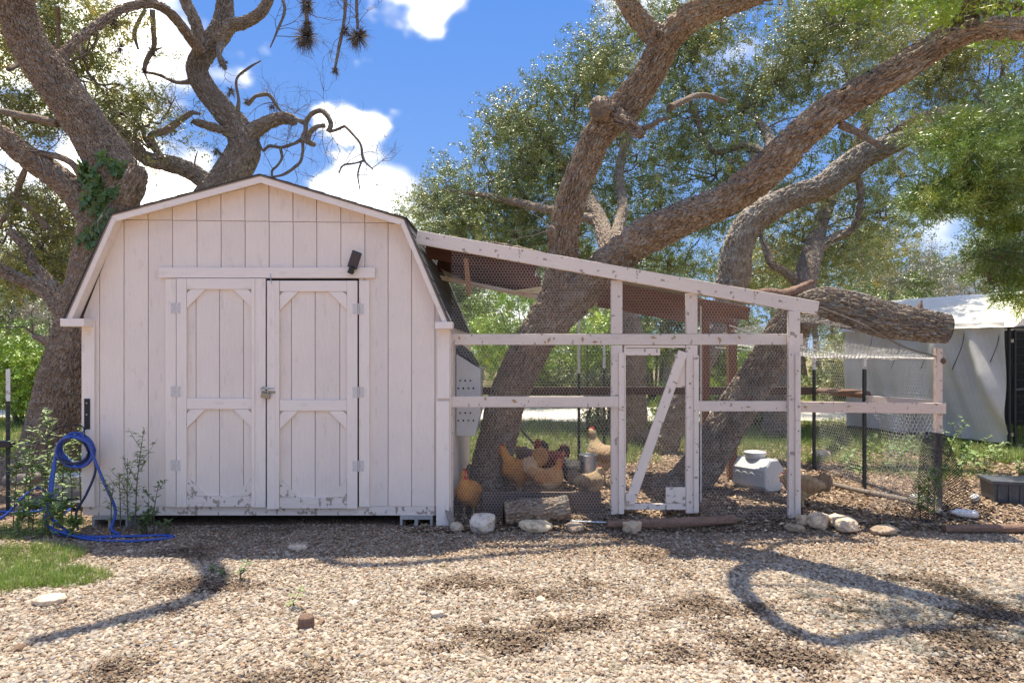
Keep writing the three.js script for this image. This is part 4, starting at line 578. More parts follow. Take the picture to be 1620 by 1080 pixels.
{ // round log and plank in front of the hens
  const lg = thing('round_log', 'short round oak log lying before the hens', 'log'); const a = P(797, 805, 5.62), b = P(899, 806, 5.70), ax = b.clone().sub(a);
  a.y = gy(a.x, a.z) + .1; b.y = gy(b.x, b.z) + .085;
  const pts = [0, .3, .6, 1].map((t, i) => [a.clone().lerp(b, t).add(V3(0, .004 * i % .007, 0)), [.102, .108, .104, .103][i]]);
  mesh('bark', limbGeo(pts, { step: .009, seg: 76, lump: .05, plates: .014, seed: 6 }), M.bark, lg);
  const disc = new THREE.CircleGeometry(.098, 28); const uvd = disc.attributes.uv; for (let i = 0; i < uvd.count; i++) uvd.setXY(i, uvd.getX(i) * .3, uvd.getY(i) * .3); disc.rotateY(-Math.PI / 2 - .1); disc.translate(a.x - .004, a.y, a.z); mesh('cut_face', disc, M.cutWood, lg);
  const d = 5.86; const pk = mesh('weathered_plank', box(186 * d / F, 42 * d / F, .045, (857 - CX) * d / F, EYE - (799 - CY) * d / F, -d, 'x'), M.darkWood); tag(pk, 'wide dark weathered plank on edge behind the round log', 'plank');
  const tb = mesh('edging_timber', limbGeo([[V3(RX(955), gy(RX(955), -5.55) + .035, -5.55), .03], [V3(RX(1050), gy(RX(1050), -5.58) + .045, -5.58), .042], [V3(RX(1156), gy(RX(1156), -5.62) + .055, -5.62), .036]], { step: .015, seg: 20, lump: .16, seed: 9 }), M.redWood); tag(tb, 'reddish split timber lying below the gate', 'timber');
  const t2 = mesh('edging_timber', limbGeo([[onGround(3.45, -5.45, .03), .032], [onGround(4.0, -5.46, .035), .035], [onGround(5.2, -5.5, .03), .034]], { step: .02, seg: 16, lump: .14, seed: 10 }), M.redWood); tag(t2, 'reddish timber edging at the right edge of the yard', 'timber');
  const st = mesh('leaning_stick', beam(V3(RX(722), gy(RX(722), -5.62) + .005, -5.56), V3(RX(704), .2, -5.74), .05, .018), M.greyWood); tag(st, 'grey board scrap leaning beside the shed corner board', 'board');
  const pr = mesh('perch_stick', limbGeo([[P(814, 668, 7.3), .013], [P(846, 703, 7.1), .013], [P(884, 742, 6.9), .012], [P(905, 768, 6.85), .012]], { step: .015, seg: 10, lump: .12 }), M.greyWood); tag(pr, 'thin sloping perch stick right of the oak trunk', 'stick');
  const rp = mesh('metal_rod', tube([onGround(RX(900), -5.62, .02), onGround(RX(962), -5.6, .028)], .009, 10, 8), M.steel); tag(rp, 'short grey rod on the ground left of the gate timber', 'rod');
  const fl = mesh('fallen_limb', limbGeo(px([[1188, 464, 6.0, 9], [1215, 462, 6.1, 13], [1240, 464, 6.2, 13], [1262, 458, 6.3, 14], [1286, 445, 6.4, 7]]), { step: .01, seg: 20, lump: .3, plates: .004, seed: 12 }), M.redWood); tag(fl, 'reddish barkless limb lying on the run roof', 'limb');
}
{ // hanging galvanised feeder
  const f = thing('poultry_feeder', 'galvanised metal hanging feeder can beside the gate post', 'feeder'); const d = 6.62, c = P(929.5, 756, d), s = d / F;
  const h = 37 * s; mesh('can', new THREE.LatheGeometry([[0, 0], [12.5, 0], [13.2, 1.2], [13.4, 36], [13.9, 36.6], [13.9, 37.4], [13.0, 37.2], [12.8, 4], [0, 3.4]].map(([r, y]) => new THREE.Vector2(r * s, y * s)), 40).translate(c.x, c.y, c.z), M.steel, f);
  mesh('pan', new THREE.LatheGeometry([[0, 0], [17, 0], [18, 4], [17.4, 4], [16.4, .8], [0, .8]].map(([r, y]) => new THREE.Vector2(r * s, (y - 3) * s)), 40).translate(c.x, c.y, c.z), M.steel, f);
  mesh('bail', tube([V3(c.x - 13.4 * s, c.y + h * .97, c.z), V3(c.x, c.y + h + .10, c.z), V3(c.x + 13.4 * s, c.y + h * .97, c.z)], .0025, 20, 6), M.steel, f);
  const chain = []; for (let k = 0; k < 46; k++) { const t = new THREE.TorusGeometry(.0085, .0018, 5, 10); t.scale(1, 1.6, 1); t.rotateY(k % 2 ? 0 : Math.PI / 2); t.translate(c.x + .0, c.y + h + .11 + k * .0235, c.z); chain.push(t); } mesh('chain', join(chain), M.iron, f).userData.kind = 'stuff';
  mesh('label_patch', box(.03, .09, .002, c.x - 8.5 * s, c.y + h * .55, c.z + 11.2 * s).rotateY(0), M.black, f);
}
{ // octagonal grey plastic nest shelter with a short neck on top
  const o = thing('poultry_shelter', 'grey moulded plastic poultry shelter with round lid inside the run', 'poultry shelter'); const d = 6.75, c = onGround((1199 - CX) * d / F, -d); o.position.copy(c); o.rotation.y = .6;
  const hgt = .345, w = .30, sh = [[-.10, 0], [.10, 0], [.15, .06], [.15, .22], [.06, .31], [-.06, .31], [-.15, .22], [-.15, .06]];
  mesh('shelter_body', slab(sh, -.19, .19, 'x', .012), M.greyPlastic, o);
  for (const z of [-.12, -.04, .04, .12]) for (const sx of [-1, 1]) { const t = new THREE.TorusGeometry(.03, .005, 6, 16, Math.PI); t.rotateY(Math.PI / 2); t.translate(sx * .152, .15, z); mesh('moulded_rib', t, M.greyPlastic, o); }
  mesh('neck', new THREE.LatheGeometry([[.05, .29], [.095, .30], [.10, .345], [.105, .348], [.105, .36], [.085, .365], [0, .366]].map(p => new THREE.Vector2(...p)), 32).translate(0, .005, -.03), M.greyPlastic, o);
}

// ---------------------------------------------------------------- trees
function sprigGeo(n, len, leafL, leafW, seed, droop = .1) {       // a twig with n folded leaves
  const R = rng(seed), pos = [], idx = [];
  const twig = (a, b, r) => { const k = pos.length / 3; for (const [p, q] of [[a, r], [b, r * .5]]) for (let i = 0; i < 3; i++) { const t = i * 2.094; pos.push(p.x + Math.cos(t) * q, p.y + Math.sin(t) * q * .3, p.z + Math.sin(t) * q); } for (let i = 0; i < 3; i++) { const j = (i + 1) % 3; idx.push(k + i, k + j, k + 3 + i, k + 3 + i, k + j, k + 3 + j); } };
  for (let i = 0; i < n; i++) {
    const t = Math.pow((i + .5) / n, .7), base = V3((R() - .5) * len * .5 * (.4 + t), len * t - droop * t * t * len, (R() - .5) * len * .5 * (.4 + t)), a = R() * 6.28, e = (R() - .35) * 1.5;
    const dir = V3(Math.cos(a) * Math.cos(e), Math.sin(e), Math.sin(a) * Math.cos(e)), side = new THREE.Vector3().crossVectors(dir, V3(R() - .5, 1, R() - .5)).normalize(), nor = new THREE.Vector3().crossVectors(side, dir);
    const l = leafL * (.65 + .6 * R()), w = leafW * (.7 + .5 * R()), k = pos.length / 3, q = (f, s, u) => { const p = base.clone().addScaledVector(dir, f * l).addScaledVector(side, s * w).addScaledVector(nor, u * w); pos.push(p.x, p.y, p.z); };
    q(0, 0, 0); q(.42, .5, .16); q(.45, 0, -.06); q(.42, -.5, .16); q(1, 0, -.15 + .2 * R()); idx.push(k, k + 1, k + 2, k, k + 2, k + 3, k + 1, k + 4, k + 2, k + 2, k + 4, k + 3);
  }
  twig(V3(0, -len * .3, 0), V3(0, len * .8, 0), .0022);
  const g = new THREE.BufferGeometry(); g.setAttribute('position', new THREE.Float32BufferAttribute(pos, 3)); g.setIndex(idx); g.computeVertexNormals(); return g;
}
const SPRIG = { oak: sprigGeo(20, .2, .046, .023, 3), shrub: sprigGeo(18, .2, .048, .03, 9, .3), fine: sprigGeo(16, .15, .03, .017, 13), ivy: sprigGeo(4, .05, .07, .07, 17) };
{ // juniper spray: many short scale-leaf spikes
  const R = rng(41), pos = [], idx = []; for (let i = 0; i < 60; i++) { const t = i / 60, b = V3((R() - .5) * .09, t * .24 - .05 * t * t, (R() - .5) * .09), a = R() * 6.28, d = V3(Math.cos(a) * .8, .5 + .5 * R(), Math.sin(a) * .8).normalize(), l = .035 + .04 * R(), s = new THREE.Vector3().crossVectors(d, V3(R() - .5, .3, R() - .5)).normalize().multiplyScalar(.0048), k = pos.length / 3, e = b.clone().addScaledVector(d, l), m = b.clone().addScaledVector(d, l * .5); pos.push(b.x - s.x * .6, b.y - s.y, b.z - s.z * .6, m.x + s.x, m.y + s.y, m.z + s.z, m.x - s.x, m.y - s.y, m.z - s.z, e.x, e.y, e.z); idx.push(k, k + 1, k + 2, k + 2, k + 1, k + 3); }
  const g = new THREE.BufferGeometry(); g.setAttribute('position', new THREE.Float32BufferAttribute(pos, 3)); g.setIndex(idx); g.computeVertexNormals(); SPRIG.juniper = g;
}
const LEAF = { oak: [[.335, .38, .115], [.41, .43, .145], [.265, .32, .105]], oakWarm: [[.37, .37, .10], [.42, .40, .105], [.28, .31, .095]], shrub: [[.34, .48, .055], [.41, .53, .06], [.27, .40, .055]], juniper: [[.25, .36, .07], [.36, .44, .08], [.19, .27, .065]], dark: [[.25, .31, .085], [.285, .335, .095], [.2, .26, .08]], grey: [[.40, .38, .3], [.35, .34, .26], [.44, .41, .33]] };
// crown: clumps of sprigs inside ellipsoids [px, py, depth, half width px, half height px, half depth m, clumps]; returns clump centres
function clumpsIn(blobs, R) { const out = []; for (const [x, y, d, rx, ry, rd, n] of blobs) for (let i = 0; i < n; i++) { let a, b, c; do { a = R() * 2 - 1; b = R() * 2 - 1; c = R() * 2 - 1; } while (a * a + b * b + c * c > 1); const D = d + c * rd; out.push(P(x + a * rx, y + b * ry, D).setZ(-D)); } return out; }
function crown(parent, clumps, R, { geo = 'oak', pal = 'oak', r = .42, n = 46, size = 1, name = 'crown', flat = .7 } = {}) {
  const mats = [], cols = [];
  for (const c of clumps) {
    const cr = r * (.6 + .7 * R()), tone = .8 + .4 * R(), base = LEAF[pal][Math.floor(R() * LEAF[pal].length)], m = Math.round(n * (.6 + .8 * R()));
    for (let i = 0; i < m; i++) {
      const a = R() * 6.283, e = Math.asin(R() * 2 - 1), q = cr * Math.pow(R(), .45), p = V3(Math.cos(a) * Math.cos(e), Math.sin(e) * flat, Math.sin(a) * Math.cos(e)), s = size * (.75 + .5 * R());
      const up = p.clone().add(V3((R() - .5) * 1.2, .35 + (R() - .5), (R() - .5) * 1.2)).normalize(), quat = new THREE.Quaternion().setFromUnitVectors(V3(0, 1, 0), up); quat.multiply(new THREE.Quaternion().setFromAxisAngle(V3(0, 1, 0), R() * 6.28));
      mats.push(mtx(c.clone().addScaledVector(p, q), quat, V3(s, s, s))); const k = tone * (.75 + .5 * R()), y = R() < .06 ? 1.5 : 1; cols.push(rgb(base[0] * k * y, base[1] * k * (y > 1 ? 1.2 : 1), base[2] * k));
    }
  }
  return instanced(name, SPRIG[geo], M.leaf, mats, cols, parent);
}
// crooked twigs from points along limbs
function twigGeo(starts, R, { len = .7, r = .006, kids = 3, droop = 0, depth = 2 } = {}) {
  const out = []; const grow = (p, dir, l, rad, lv) => { const n = 6, pts = [[p.clone(), rad]]; let d = dir.clone(); const q = p.clone(), nodes = []; for (let i = 1; i <= n; i++) { d.add(V3((R() - .5) * .9, (R() - .5) * .9 - droop, (R() - .5) * .9)).normalize(); q.addScaledVector(d, l / n); pts.push([q.clone(), rad * (1 - .75 * i / n)]); nodes.push([q.clone(), d.clone()]); } out.push(limbGeo(pts, { step: l / 9, seg: 4, lump: .1 })); if (lv > 0) for (let k = 0; k < kids; k++) { const [b, dd] = nodes[1 + Math.floor(R() * (n - 1))]; grow(b, dd.clone().add(V3(R() - .5, R() - .5, R() - .5).multiplyScalar(2)).normalize(), l * (.35 + .35 * R()), rad * .55, lv - 1); } };
  for (const [p, d, s = 1] of starts) grow(p, d, len * s * (.6 + .8 * R()), r * s, depth); return join(out);
}
function alongLimbs(list, R, n, from = .3) { const o = []; for (let i = 0; i < n; i++) { const L = list[Math.floor(R() * list.length)], c = curve(L.map(p => p[0])); o.push([c.getPoint(lerp(from, 1, R())), V3(R() - .5, R() - .35, R() - .5).normalize()]); } return o; }
// branches that reach from the nearest limb point to each clump
function reach(list, clumps, R, rad = .018) { const pts = []; for (const L of list) { const c = curve(L.map(p => p[0])); for (let i = 1; i <= 8; i++) pts.push(c.getPoint(i / 8)); } const out = []; for (const c of clumps) { let best = null, bd = 1e9; for (const p of pts) { const d = p.distanceTo(c) + Math.max(0, p.y - c.y) * .6; if (d < bd) { bd = d; best = p; } } if (bd > 5.5) continue; const m = best.clone().lerp(c, .5).add(V3((R() - .5) * bd * .35, (R() - .2) * bd * .25, (R() - .5) * bd * .35)), m2 = best.clone().lerp(c, .25).add(V3((R() - .5) * bd * .2, (R() - .5) * bd * .2, (R() - .5) * bd * .2)); out.push(limbGeo([[best, rad * (.8 + bd * .22)], [m2, rad * (.7 + bd * .1)], [m, rad * .6], [c, rad * .25]], { step: bd / 14, seg: 6, lump: .25, seed: out.length })); if (out.length % 3 === 0) pts.push(c.clone(), m); } return out.length ? join(out) : null; }
// one tree: a barked trunk, its limbs, branches and twigs, and a crown
function tree(name, label, { trunk, limbs = [], thin = [], mat = M.bark, plates = .011, step = .014, seg = 90, blobs = [], crownOpt = {}, twigs = 0, twigOpt = {}, seed = 1, group, lump = .09, limbPlates = 0, back = 0, deep = 0, taper = false }) {
  const R = rng(seed * 101 + 7), t = thing(name, label, 'tree', group);
  if (deep) { const sh = l => l.map(([x, y, d, w], i) => [x, y, d + deep * smooth(470, 220, y), w]); trunk = sh(trunk); limbs = limbs.map(sh); }
  if (taper) { const fine = l => [...l.slice(0, -1), [l[l.length - 1][0], l[l.length - 1][1], l[l.length - 1][2], 2.5]]; limbs = limbs.map(fine); trunk = fine(trunk); }
  mesh('trunk', limbGeo(px(trunk), { step, seg, lump, plates, seed }), mat, t);
  const all = [px(trunk)];
  limbs.forEach((l, i) => { const q = px(l), big = Math.max(...q.map(p => p[1])); all.push(q); mesh('limb', limbGeo(q, { step: limbPlates && big > .05 ? step : Math.max(.02, big * .3), seg: limbPlates && big > .05 ? Math.min(seg, Math.round(big * 480)) : 16, lump: lump * 1.3, plates: big > .05 ? limbPlates : 0, seed: seed + i * 2.3 }), mat, t); });
  if (thin.length) mesh('branch', join(thin.map((l, i) => limbGeo(px(l), { step: .03, seg: 9, lump: .3, seed: seed + i, scale: 4 }))), mat, t);
  const cl = clumpsIn(blobs.map(b => [b[0], b[1], b[2] + back, ...b.slice(3)]), R);
  if (cl.length) { const g = reach(all.concat(thin.map(px)), cl, R); if (g) mesh('branches', g, mat, t).userData.kind = 'stuff'; crown(t, cl, R, crownOpt); }
  if (twigs) mesh('twigs', twigGeo(alongLimbs(all.slice(1).concat(thin.map(px)), R, twigs), R, twigOpt), M.twig, t).userData.kind = 'stuff';
  t.userData.clumps = undefined; return t;
}

// the forked oak that grows through the run
const runOak = tree('forked_oak', 'forked live oak growing through the chicken run roof', {
  seed: 3, step: .0095, seg: 190, plates: .021, lump: .07, limbPlates: .021, mat: M.bark,
  trunk: [[768, 800, 6.75, 74], [776, 745, 6.72, 62], [788, 690, 6.68, 60], [803, 630, 6.64, 60], [830, 570, 6.58, 60], [862, 510, 6.5, 58], [882, 460, 6.42, 50], [890, 410, 6.35, 47], [893, 365, 6.28, 46], [906, 310, 6.2, 48], [925, 260, 6.12, 46], [947, 212, 6.05, 47], [985, 172, 5.98, 52], [1020, 128, 5.9, 48], [1045, 82, 5.8, 47], [1056, 50, 5.72, 47]],
  limbs: [
    [[858, 535, 6.56, 44], [895, 492, 6.45, 50], [940, 442, 6.25, 56], [1000, 387, 5.95, 57], [1080, 346, 5.6, 54], [1147, 317, 5.35, 52], [1213, 268, 5.05, 56], [1268, 213, 4.85, 50], [1313, 176, 4.72, 49], [1413, 117, 4.55, 46], [1470, 80, 4.5, 42], [1520, 45, 4.45, 38], [1543, 12, 4.4, 36], [1556, -40, 4.3, 34], [1600, -120, 4.1, 30]],
    [[1052, 70, 5.78, 38], [1025, 45, 5.8, 33], [1000, 15, 5.75, 31], [980, -30, 5.65, 28], [965, -120, 5.3, 26], [1005, -240, 4.8, 24], [1100, -290, 5.0, 20], [1190, -340, 5.2, 12]],
    [[1048, 75, 5.78, 42], [1075, 42, 5.65, 44], [1110, 18, 5.5, 44], [1180, -8, 5.3, 40], [1270, -40, 5.0, 34], [1380, -70, 4.5, 26]],
    [[1460, 92, 4.52, 30], [1505, 62, 4.4, 33], [1550, 46, 4.3, 33], [1640, 45, 4.15, 32], [1760, 60, 4.0, 26]],
    [[975, 180, 6.0, 40], [950, 172, 5.86, 38], [946, 172, 5.78, 27]],
    [[970, 178, 5.95, 34], [985, 190, 5.83, 25], [1003, 203, 5.76, 19], [1016, 216, 5.72, 15]]],
  thin: [[[1005, 206, 5.78, 8], [1028, 200, 5.7, 8], [1045, 190, 5.66, 7], [1060, 186, 5.6, 4]], [[1330, 196, 4.72, 14], [1355, 208, 4.66, 12], [1378, 222, 4.62, 10], [1398, 234, 4.58, 4]], [[1060, 170, 5.95, 12], [1085, 158, 6.2, 10], [1110, 150, 6.5, 9], [1150, 160, 6.8, 7]], [[880, 378, 6.28, 24], [873, 364, 6.2, 20], [871, 358, 6.17, 8]]],
  blobs: [[1480, -40, 4.6, 130, 50, .7, 10], [1250, -150, 5.2, 220, 80, 1, 10], [1570, 15, 5.2, 60, 25, .4, 5]], crownOpt: { pal: 'shrub', r: .3, n: 26, size: 1 }, twigs: 14, twigOpt: { len: .5, r: .005 }
});
// the leaning oak with the sawn-off top
{
  const t = thing('sawn_oak', 'leaning oak trunk sawn off above the pen netting', 'tree');
  const q = px([[1052, 806, 6.85, 84], [1090, 765, 6.8, 66], [1130, 705, 6.7, 60], [1170, 640, 6.6, 58], [1205, 585, 6.5, 56], [1232, 540, 6.38, 55], [1262, 500, 6.25, 56], [1300, 484, 6.12, 58], [1345, 490, 6.0, 60], [1400, 505, 5.88, 58], [1450, 513, 5.8, 52], [1500, 521, 5.75, 44]]);
  mesh('trunk', limbGeo(q, { step: .0095, seg: 180, lump: .07, plates: .021, seed: 8 }), M.barkGrey, t);
  const e = q[q.length - 1], dir = e[0].clone().sub(q[q.length - 2][0]).normalize(), c = new THREE.CircleGeometry(e[1] * .96, 30), uv = c.attributes.uv; for (let i = 0; i < uv.count; i++) uv.setXY(i, uv.getX(i) * .3, uv.getY(i) * .3); c.applyQuaternion(new THREE.Quaternion().setFromUnitVectors(V3(0, 0, 1), dir)); c.translate(e[0].x + dir.x * .006, e[0].y + dir.y * .006, e[0].z + dir.z * .006); mesh('cut_face', c, M.cutWood, t);
  mesh('branch_stub', limbGeo(px([[1455, 498, 5.82, 12], [1456, 486, 5.82, 9], [1459, 475, 5.82, 2]]), { step: .01, seg: 10, lump: .3 }), M.redWood, t);
}
// the big oak left of the shed
const leftOak = tree('left_oak', 'large ivy clad live oak leaning over the left shed wall', {
  seed: 5, step: .0105, seg: 180, plates: .021, lump: .06, limbPlates: .02, mat: M.bark,
  trunk: [[62, 790, 7.95, 118], [74, 735, 7.9, 92], [86, 680, 7.9, 82], [100, 610, 7.9, 78], [122, 535, 7.9, 74], [143, 450, 7.88, 72], [160, 385, 7.86, 74], [178, 320, 7.84, 74], [176, 270, 7.8, 72], [152, 222, 7.75, 64], [118, 172, 7.65, 60], [78, 118, 7.55, 60], [45, 70, 7.45, 56], [26, 20, 7.35, 53], [16, -40, 7.2, 50], [0, -120, 7.0, 46]],
  limbs: [
    [[10, -60, 7.15, 40], [130, -180, 7.0, 34], [300, -270, 6.7, 30], [310, -420, 5.9, 30], [130, -560, 5.3, 26]],
    [[148, 350, 7.86, 44], [120, 308, 7.8, 40], [67, 264, 7.7, 38], [33, 240, 7.6, 34], [2, 214, 7.5, 30], [-50, 190, 7.4, 26]],
    [[178, 320, 7.84, 60], [200, 300, 7.75, 50], [214, 278, 7.7, 36], [217, 262, 7.7, 24]],
    [[110, 505, 7.9, 34], [92, 484, 7.9, 26], [70, 460, 7.9, 22], [30, 441, 7.9, 20], [-10, 421, 7.9, 18]],
    [[104, 480, 7.9, 26], [78, 448, 7.95, 20], [53, 420, 8, 16], [40, 392, 8, 14], [15, 365, 8, 12]],
    [[78, 110, 7.55, 26], [110, 76, 7.7, 16], [150, 42, 7.9, 14], [195, 14, 8.2, 13], [240, 6, 8.5, 13], [268, 20, 8.8, 14], [298, 56, 9.1, 15], [318, 84, 9.3, 16]]],
  thin: [[[140, 300, 7.8, 14], [110, 256, 7.7, 11], [55, 240, 7.6, 10]], [[92, 195, 7.7, 14], [50, 186, 7.7, 12], [0, 176, 7.7, 10]], [[88, 545, 7.9, 16], [70, 538, 7.9, 12], [53, 531, 7.9, 9]], [[75, 362, 8.4, 9], [50, 332, 8.4, 8], [27, 313, 8.4, 8], [40, 264, 8.2, 9]], [[27, 313, 8.4, 7], [5, 345, 8.4, 7], [-10, 372, 8.4, 6]], [[12, 110, 8, 8], [50, 95, 8.4, 7], [95, 100, 8.6, 5], [130, 90, 8.8, 3]], [[90, 10, 8, 7], [92, 40, 8.2, 6], [88, 75, 8.3, 5], [60, 95, 8.4, 3]]],
  blobs: [[60, 60, 9.4, 80, 70, .8, 12], [150, 130, 9.6, 90, 80, .8, 13], [210, 190, 9.3, 40, 45, .5, 7], [30, 190, 9.4, 60, 60, .8, 9], [40, 340, 9.2, 70, 70, .8, 17], [110, 400, 9.5, 50, 60, .7, 12], [30, 430, 9.6, 50, 40, .7, 8], [-40, 120, 8.5, 60, 160, 1, 12], [120, 20, 9, 110, 40, .7, 9]], crownOpt: { pal: 'oakWarm', r: .38, n: 32 }, twigs: 46, twigOpt: { len: .8, r: .007, droop: .12 }
});
{ // ivy climbing the trunk
  const R = rng(61), mats = [], cols = []; const c = curve(px([[176, 270, 7.8, 72], [178, 320, 7.84, 74], [165, 375, 7.86, 74], [150, 430, 7.88, 72]]).map(p => p[0]));
  const walks = [[.2, .0, .35], [-.5, 0, .5], [.55, .05, .45], [-.15, .4, .8], [.0, .5, .75], [-.75, -.1, .3]];
  for (const [a0, t0, t1] of walks) for (let i = 0; i < 46; i++) { const t = lerp(t0, t1, i / 46), p = c.getPoint(clamp(t)), a = Math.PI / 2 + a0 + .5 * Math.sin(t * 9 + a0 * 5) + (R() - .5) * .3, r = .275; const n = V3(Math.cos(a), 0, Math.sin(a)); mats.push(mtx(p.addScaledVector(n, r).add(V3(0, (t < 0 ? -t : 0) * .8 + (R() - .5) * .05, 0)), new THREE.Quaternion().setFromUnitVectors(V3(0, 1, 0), n).multiply(new THREE.Quaternion().setFromAxisAngle(V3(0, 1, 0), R() * 6.28)), V3(1, 1, 1).multiplyScalar(.7 + .5 * R()))); const k = .7 + .6 * R(); cols.push(rgb(.12 * k, .23 * k, .05 * k)); }
  instanced('ivy', SPRIG.ivy, M.leaf, mats, cols, leftOak);
}
// the bare, twisted oak behind the shed
const shedOak = tree('twisted_oak', 'bare twisted oak rising behind the shed roof', {
  seed: 9, step: .013, seg: 120, plates: .022, lump: .1, limbPlates: .017, mat: M.barkGrey, 
  trunk: [[262, 830, 9.7, 90], [280, 700, 9.7, 72], [300, 540, 9.65, 66], [315, 420, 9.6, 64], [335, 325, 9.55, 62], [362, 282, 9.5, 56], [386, 236, 9.5, 50], [378, 206, 9.5, 42], [352, 173, 9.5, 36], [324, 140, 9.5, 34], [311, 108, 9.5, 33], [326, 78, 9.5, 33], [350, 46, 9.5, 34], [355, 10, 9.5, 26], [352, -50, 9.4, 20]],
  limbs: [
    [[335, 325, 9.55, 40], [326, 292, 9.5, 28], [300, 270, 9.45, 27], [265, 258, 9.4, 25], [230, 250, 9.35, 23], [200, 216, 9.3, 18], [165, 190, 9.25, 15], [138, 172, 9.2, 12]],
    [[388, 232, 9.5, 36], [397, 212, 9.45, 27], [418, 197, 9.4, 22], [443, 187, 9.35, 20], [460, 188, 9.3, 17], [464, 196, 9.28, 12]],
    [[340, 62, 9.5, 30], [365, 40, 9.45, 22], [385, 36, 9.4, 18], [412, 20, 9.35, 17], [430, -10, 9.3, 14], [470, -50, 9.1, 12]],
    [[430, -10, 9.3, 14], [452, -120, 8.3, 16], [440, -260, 7.0, 18], [470, -330, 6.5, 16], [690, -300, 6.8, 13], [840, -260, 7.2, 8]],
    [[318, 92, 9.5, 26], [316, 62, 9.4, 20], [307, 33, 9.3, 18], [292, 0, 9.2, 17], [280, -50, 9, 14]],
    [[380, 232, 9.5, 24], [362, 212, 9.4, 14], [340, 202, 9.35, 13], [312, 194, 9.3, 11], [304, 192, 9.3, 5]]],
  thin: [
    [[258, 256, 9.4, 12], [247, 235, 9.4, 10], [238, 216, 9.35, 11], [262, 206, 9.3, 12], [285, 190, 9.25, 11], [303, 178, 9.2, 8], [316, 180, 9.2, 4]], [[392, 165, 9.5, 7], [405, 152, 9.4, 6], [425, 150, 9.4, 6], [436, 165, 9.4, 5], [445, 177, 9.4, 4]],
    [[450, 182, 9.35, 9], [468, 188, 9.3, 7], [482, 193, 9.25, 8], [493, 180, 9.2, 8], [508, 175, 9.2, 8], [520, 187, 9.15, 8], [523, 200, 9.1, 8], [518, 208, 9.1, 7]], [[483, 193, 9.25, 7], [483, 207, 9.2, 7], [479, 217, 9.2, 8], [487, 224, 9.2, 9], [497, 228, 9.2, 8], [499, 228, 9.2, 4]], [[487, 224, 9.2, 7], [490, 210, 9.15, 8], [502, 200, 9.1, 8], [514, 198, 9.1, 7]],
    [[480, 218, 9.2, 6], [465, 227, 9.25, 5], [445, 233, 9.3, 5], [425, 231, 9.35, 5], [416, 238, 9.4, 4], [407, 219, 9.45, 4]], [[443, 233, 9.3, 5], [446, 250, 9.3, 4], [438, 262, 9.3, 4], [430, 270, 9.3, 4], [431, 282, 9.3, 3]], [[478, 220, 9.2, 5], [479, 240, 9.2, 4.5], [474, 257, 9.2, 4.5], [464, 266, 9.2, 5], [448, 276, 9.2, 4], [430, 280, 9.2, 3]], [[508, 175, 9.2, 7], [518, 183, 9.15, 6], [524, 194, 9.1, 5], [520, 207, 9.1, 4], [532, 205, 9.05, 5], [545, 199, 9, 4]],
    [[545, 199, 9, 4.5], [556, 210, 8.95, 4], [570, 228, 8.9, 4], [575, 252, 8.85, 4], [590, 268, 8.8, 2]], [[575, 254, 8.85, 4], [562, 258, 8.85, 3], [542, 262, 8.85, 3], [536, 274, 8.85, 2]], [[572, 254, 8.85, 3], [566, 275, 8.85, 3], [569, 300, 8.85, 2]],
    [[310, 128, 9.5, 9], [280, 130, 9.4, 6], [250, 118, 9.3, 5], [232, 114, 9.3, 4], [226, 112, 9.2, 3]], [[372, 195, 9.5, 10], [377, 160, 9.4, 5], [374, 125, 9.4, 4], [392, 108, 9.3, 4], [412, 96, 9.3, 2]], [[240, 15, 9, 9], [242, 45, 9.1, 8], [243, 75, 9.2, 8], [232, 95, 9.2, 8], [227, 112, 9.2, 6]], [[230, 15, 9, 6], [218, 35, 9, 6], [212, 52, 9, 7], [218, 78, 9, 3]], [[350, 65, 9.5, 14], [346, 85, 9.35, 9], [352, 100, 9.3, 10], [357, 110, 9.3, 4]], [[245, 240, 9.4, 6], [230, 222, 9.4, 6], [222, 200, 9.4, 6], [214, 212, 9.4, 5], [235, 235, 9.4, 3]],
    [[470, -40, 8.4, 7], [478, -10, 8.4, 6], [484, 20, 8.4, 6], [486, 45, 8.4, 5]], [[540, -40, 8.4, 6], [546, 0, 8.4, 6], [543, 40, 8.4, 5], [535, 80, 8.4, 5], [530, 110, 8.4, 4]], [[565, -40, 8.4, 5], [564, 10, 8.4, 5], [566, 45, 8.4, 5]], [[440, -20, 9, 6], [450, 15, 8.9, 5], [440, 45, 8.9, 4], [427, 75, 8.9, 2]]],
  blobs: [[250, 210, 9.8, 60, 40, .5, 6], [240, 130, 9.9, 60, 60, .5, 6], [330, 230, 9.6, 50, 30, .4, 3]], crownOpt: { pal: 'oakWarm', geo: 'fine', r: .3, n: 10, size: 1 }, twigs: 76, twigOpt: { len: .55, r: .0055, kids: 4, droop: .02 }
});
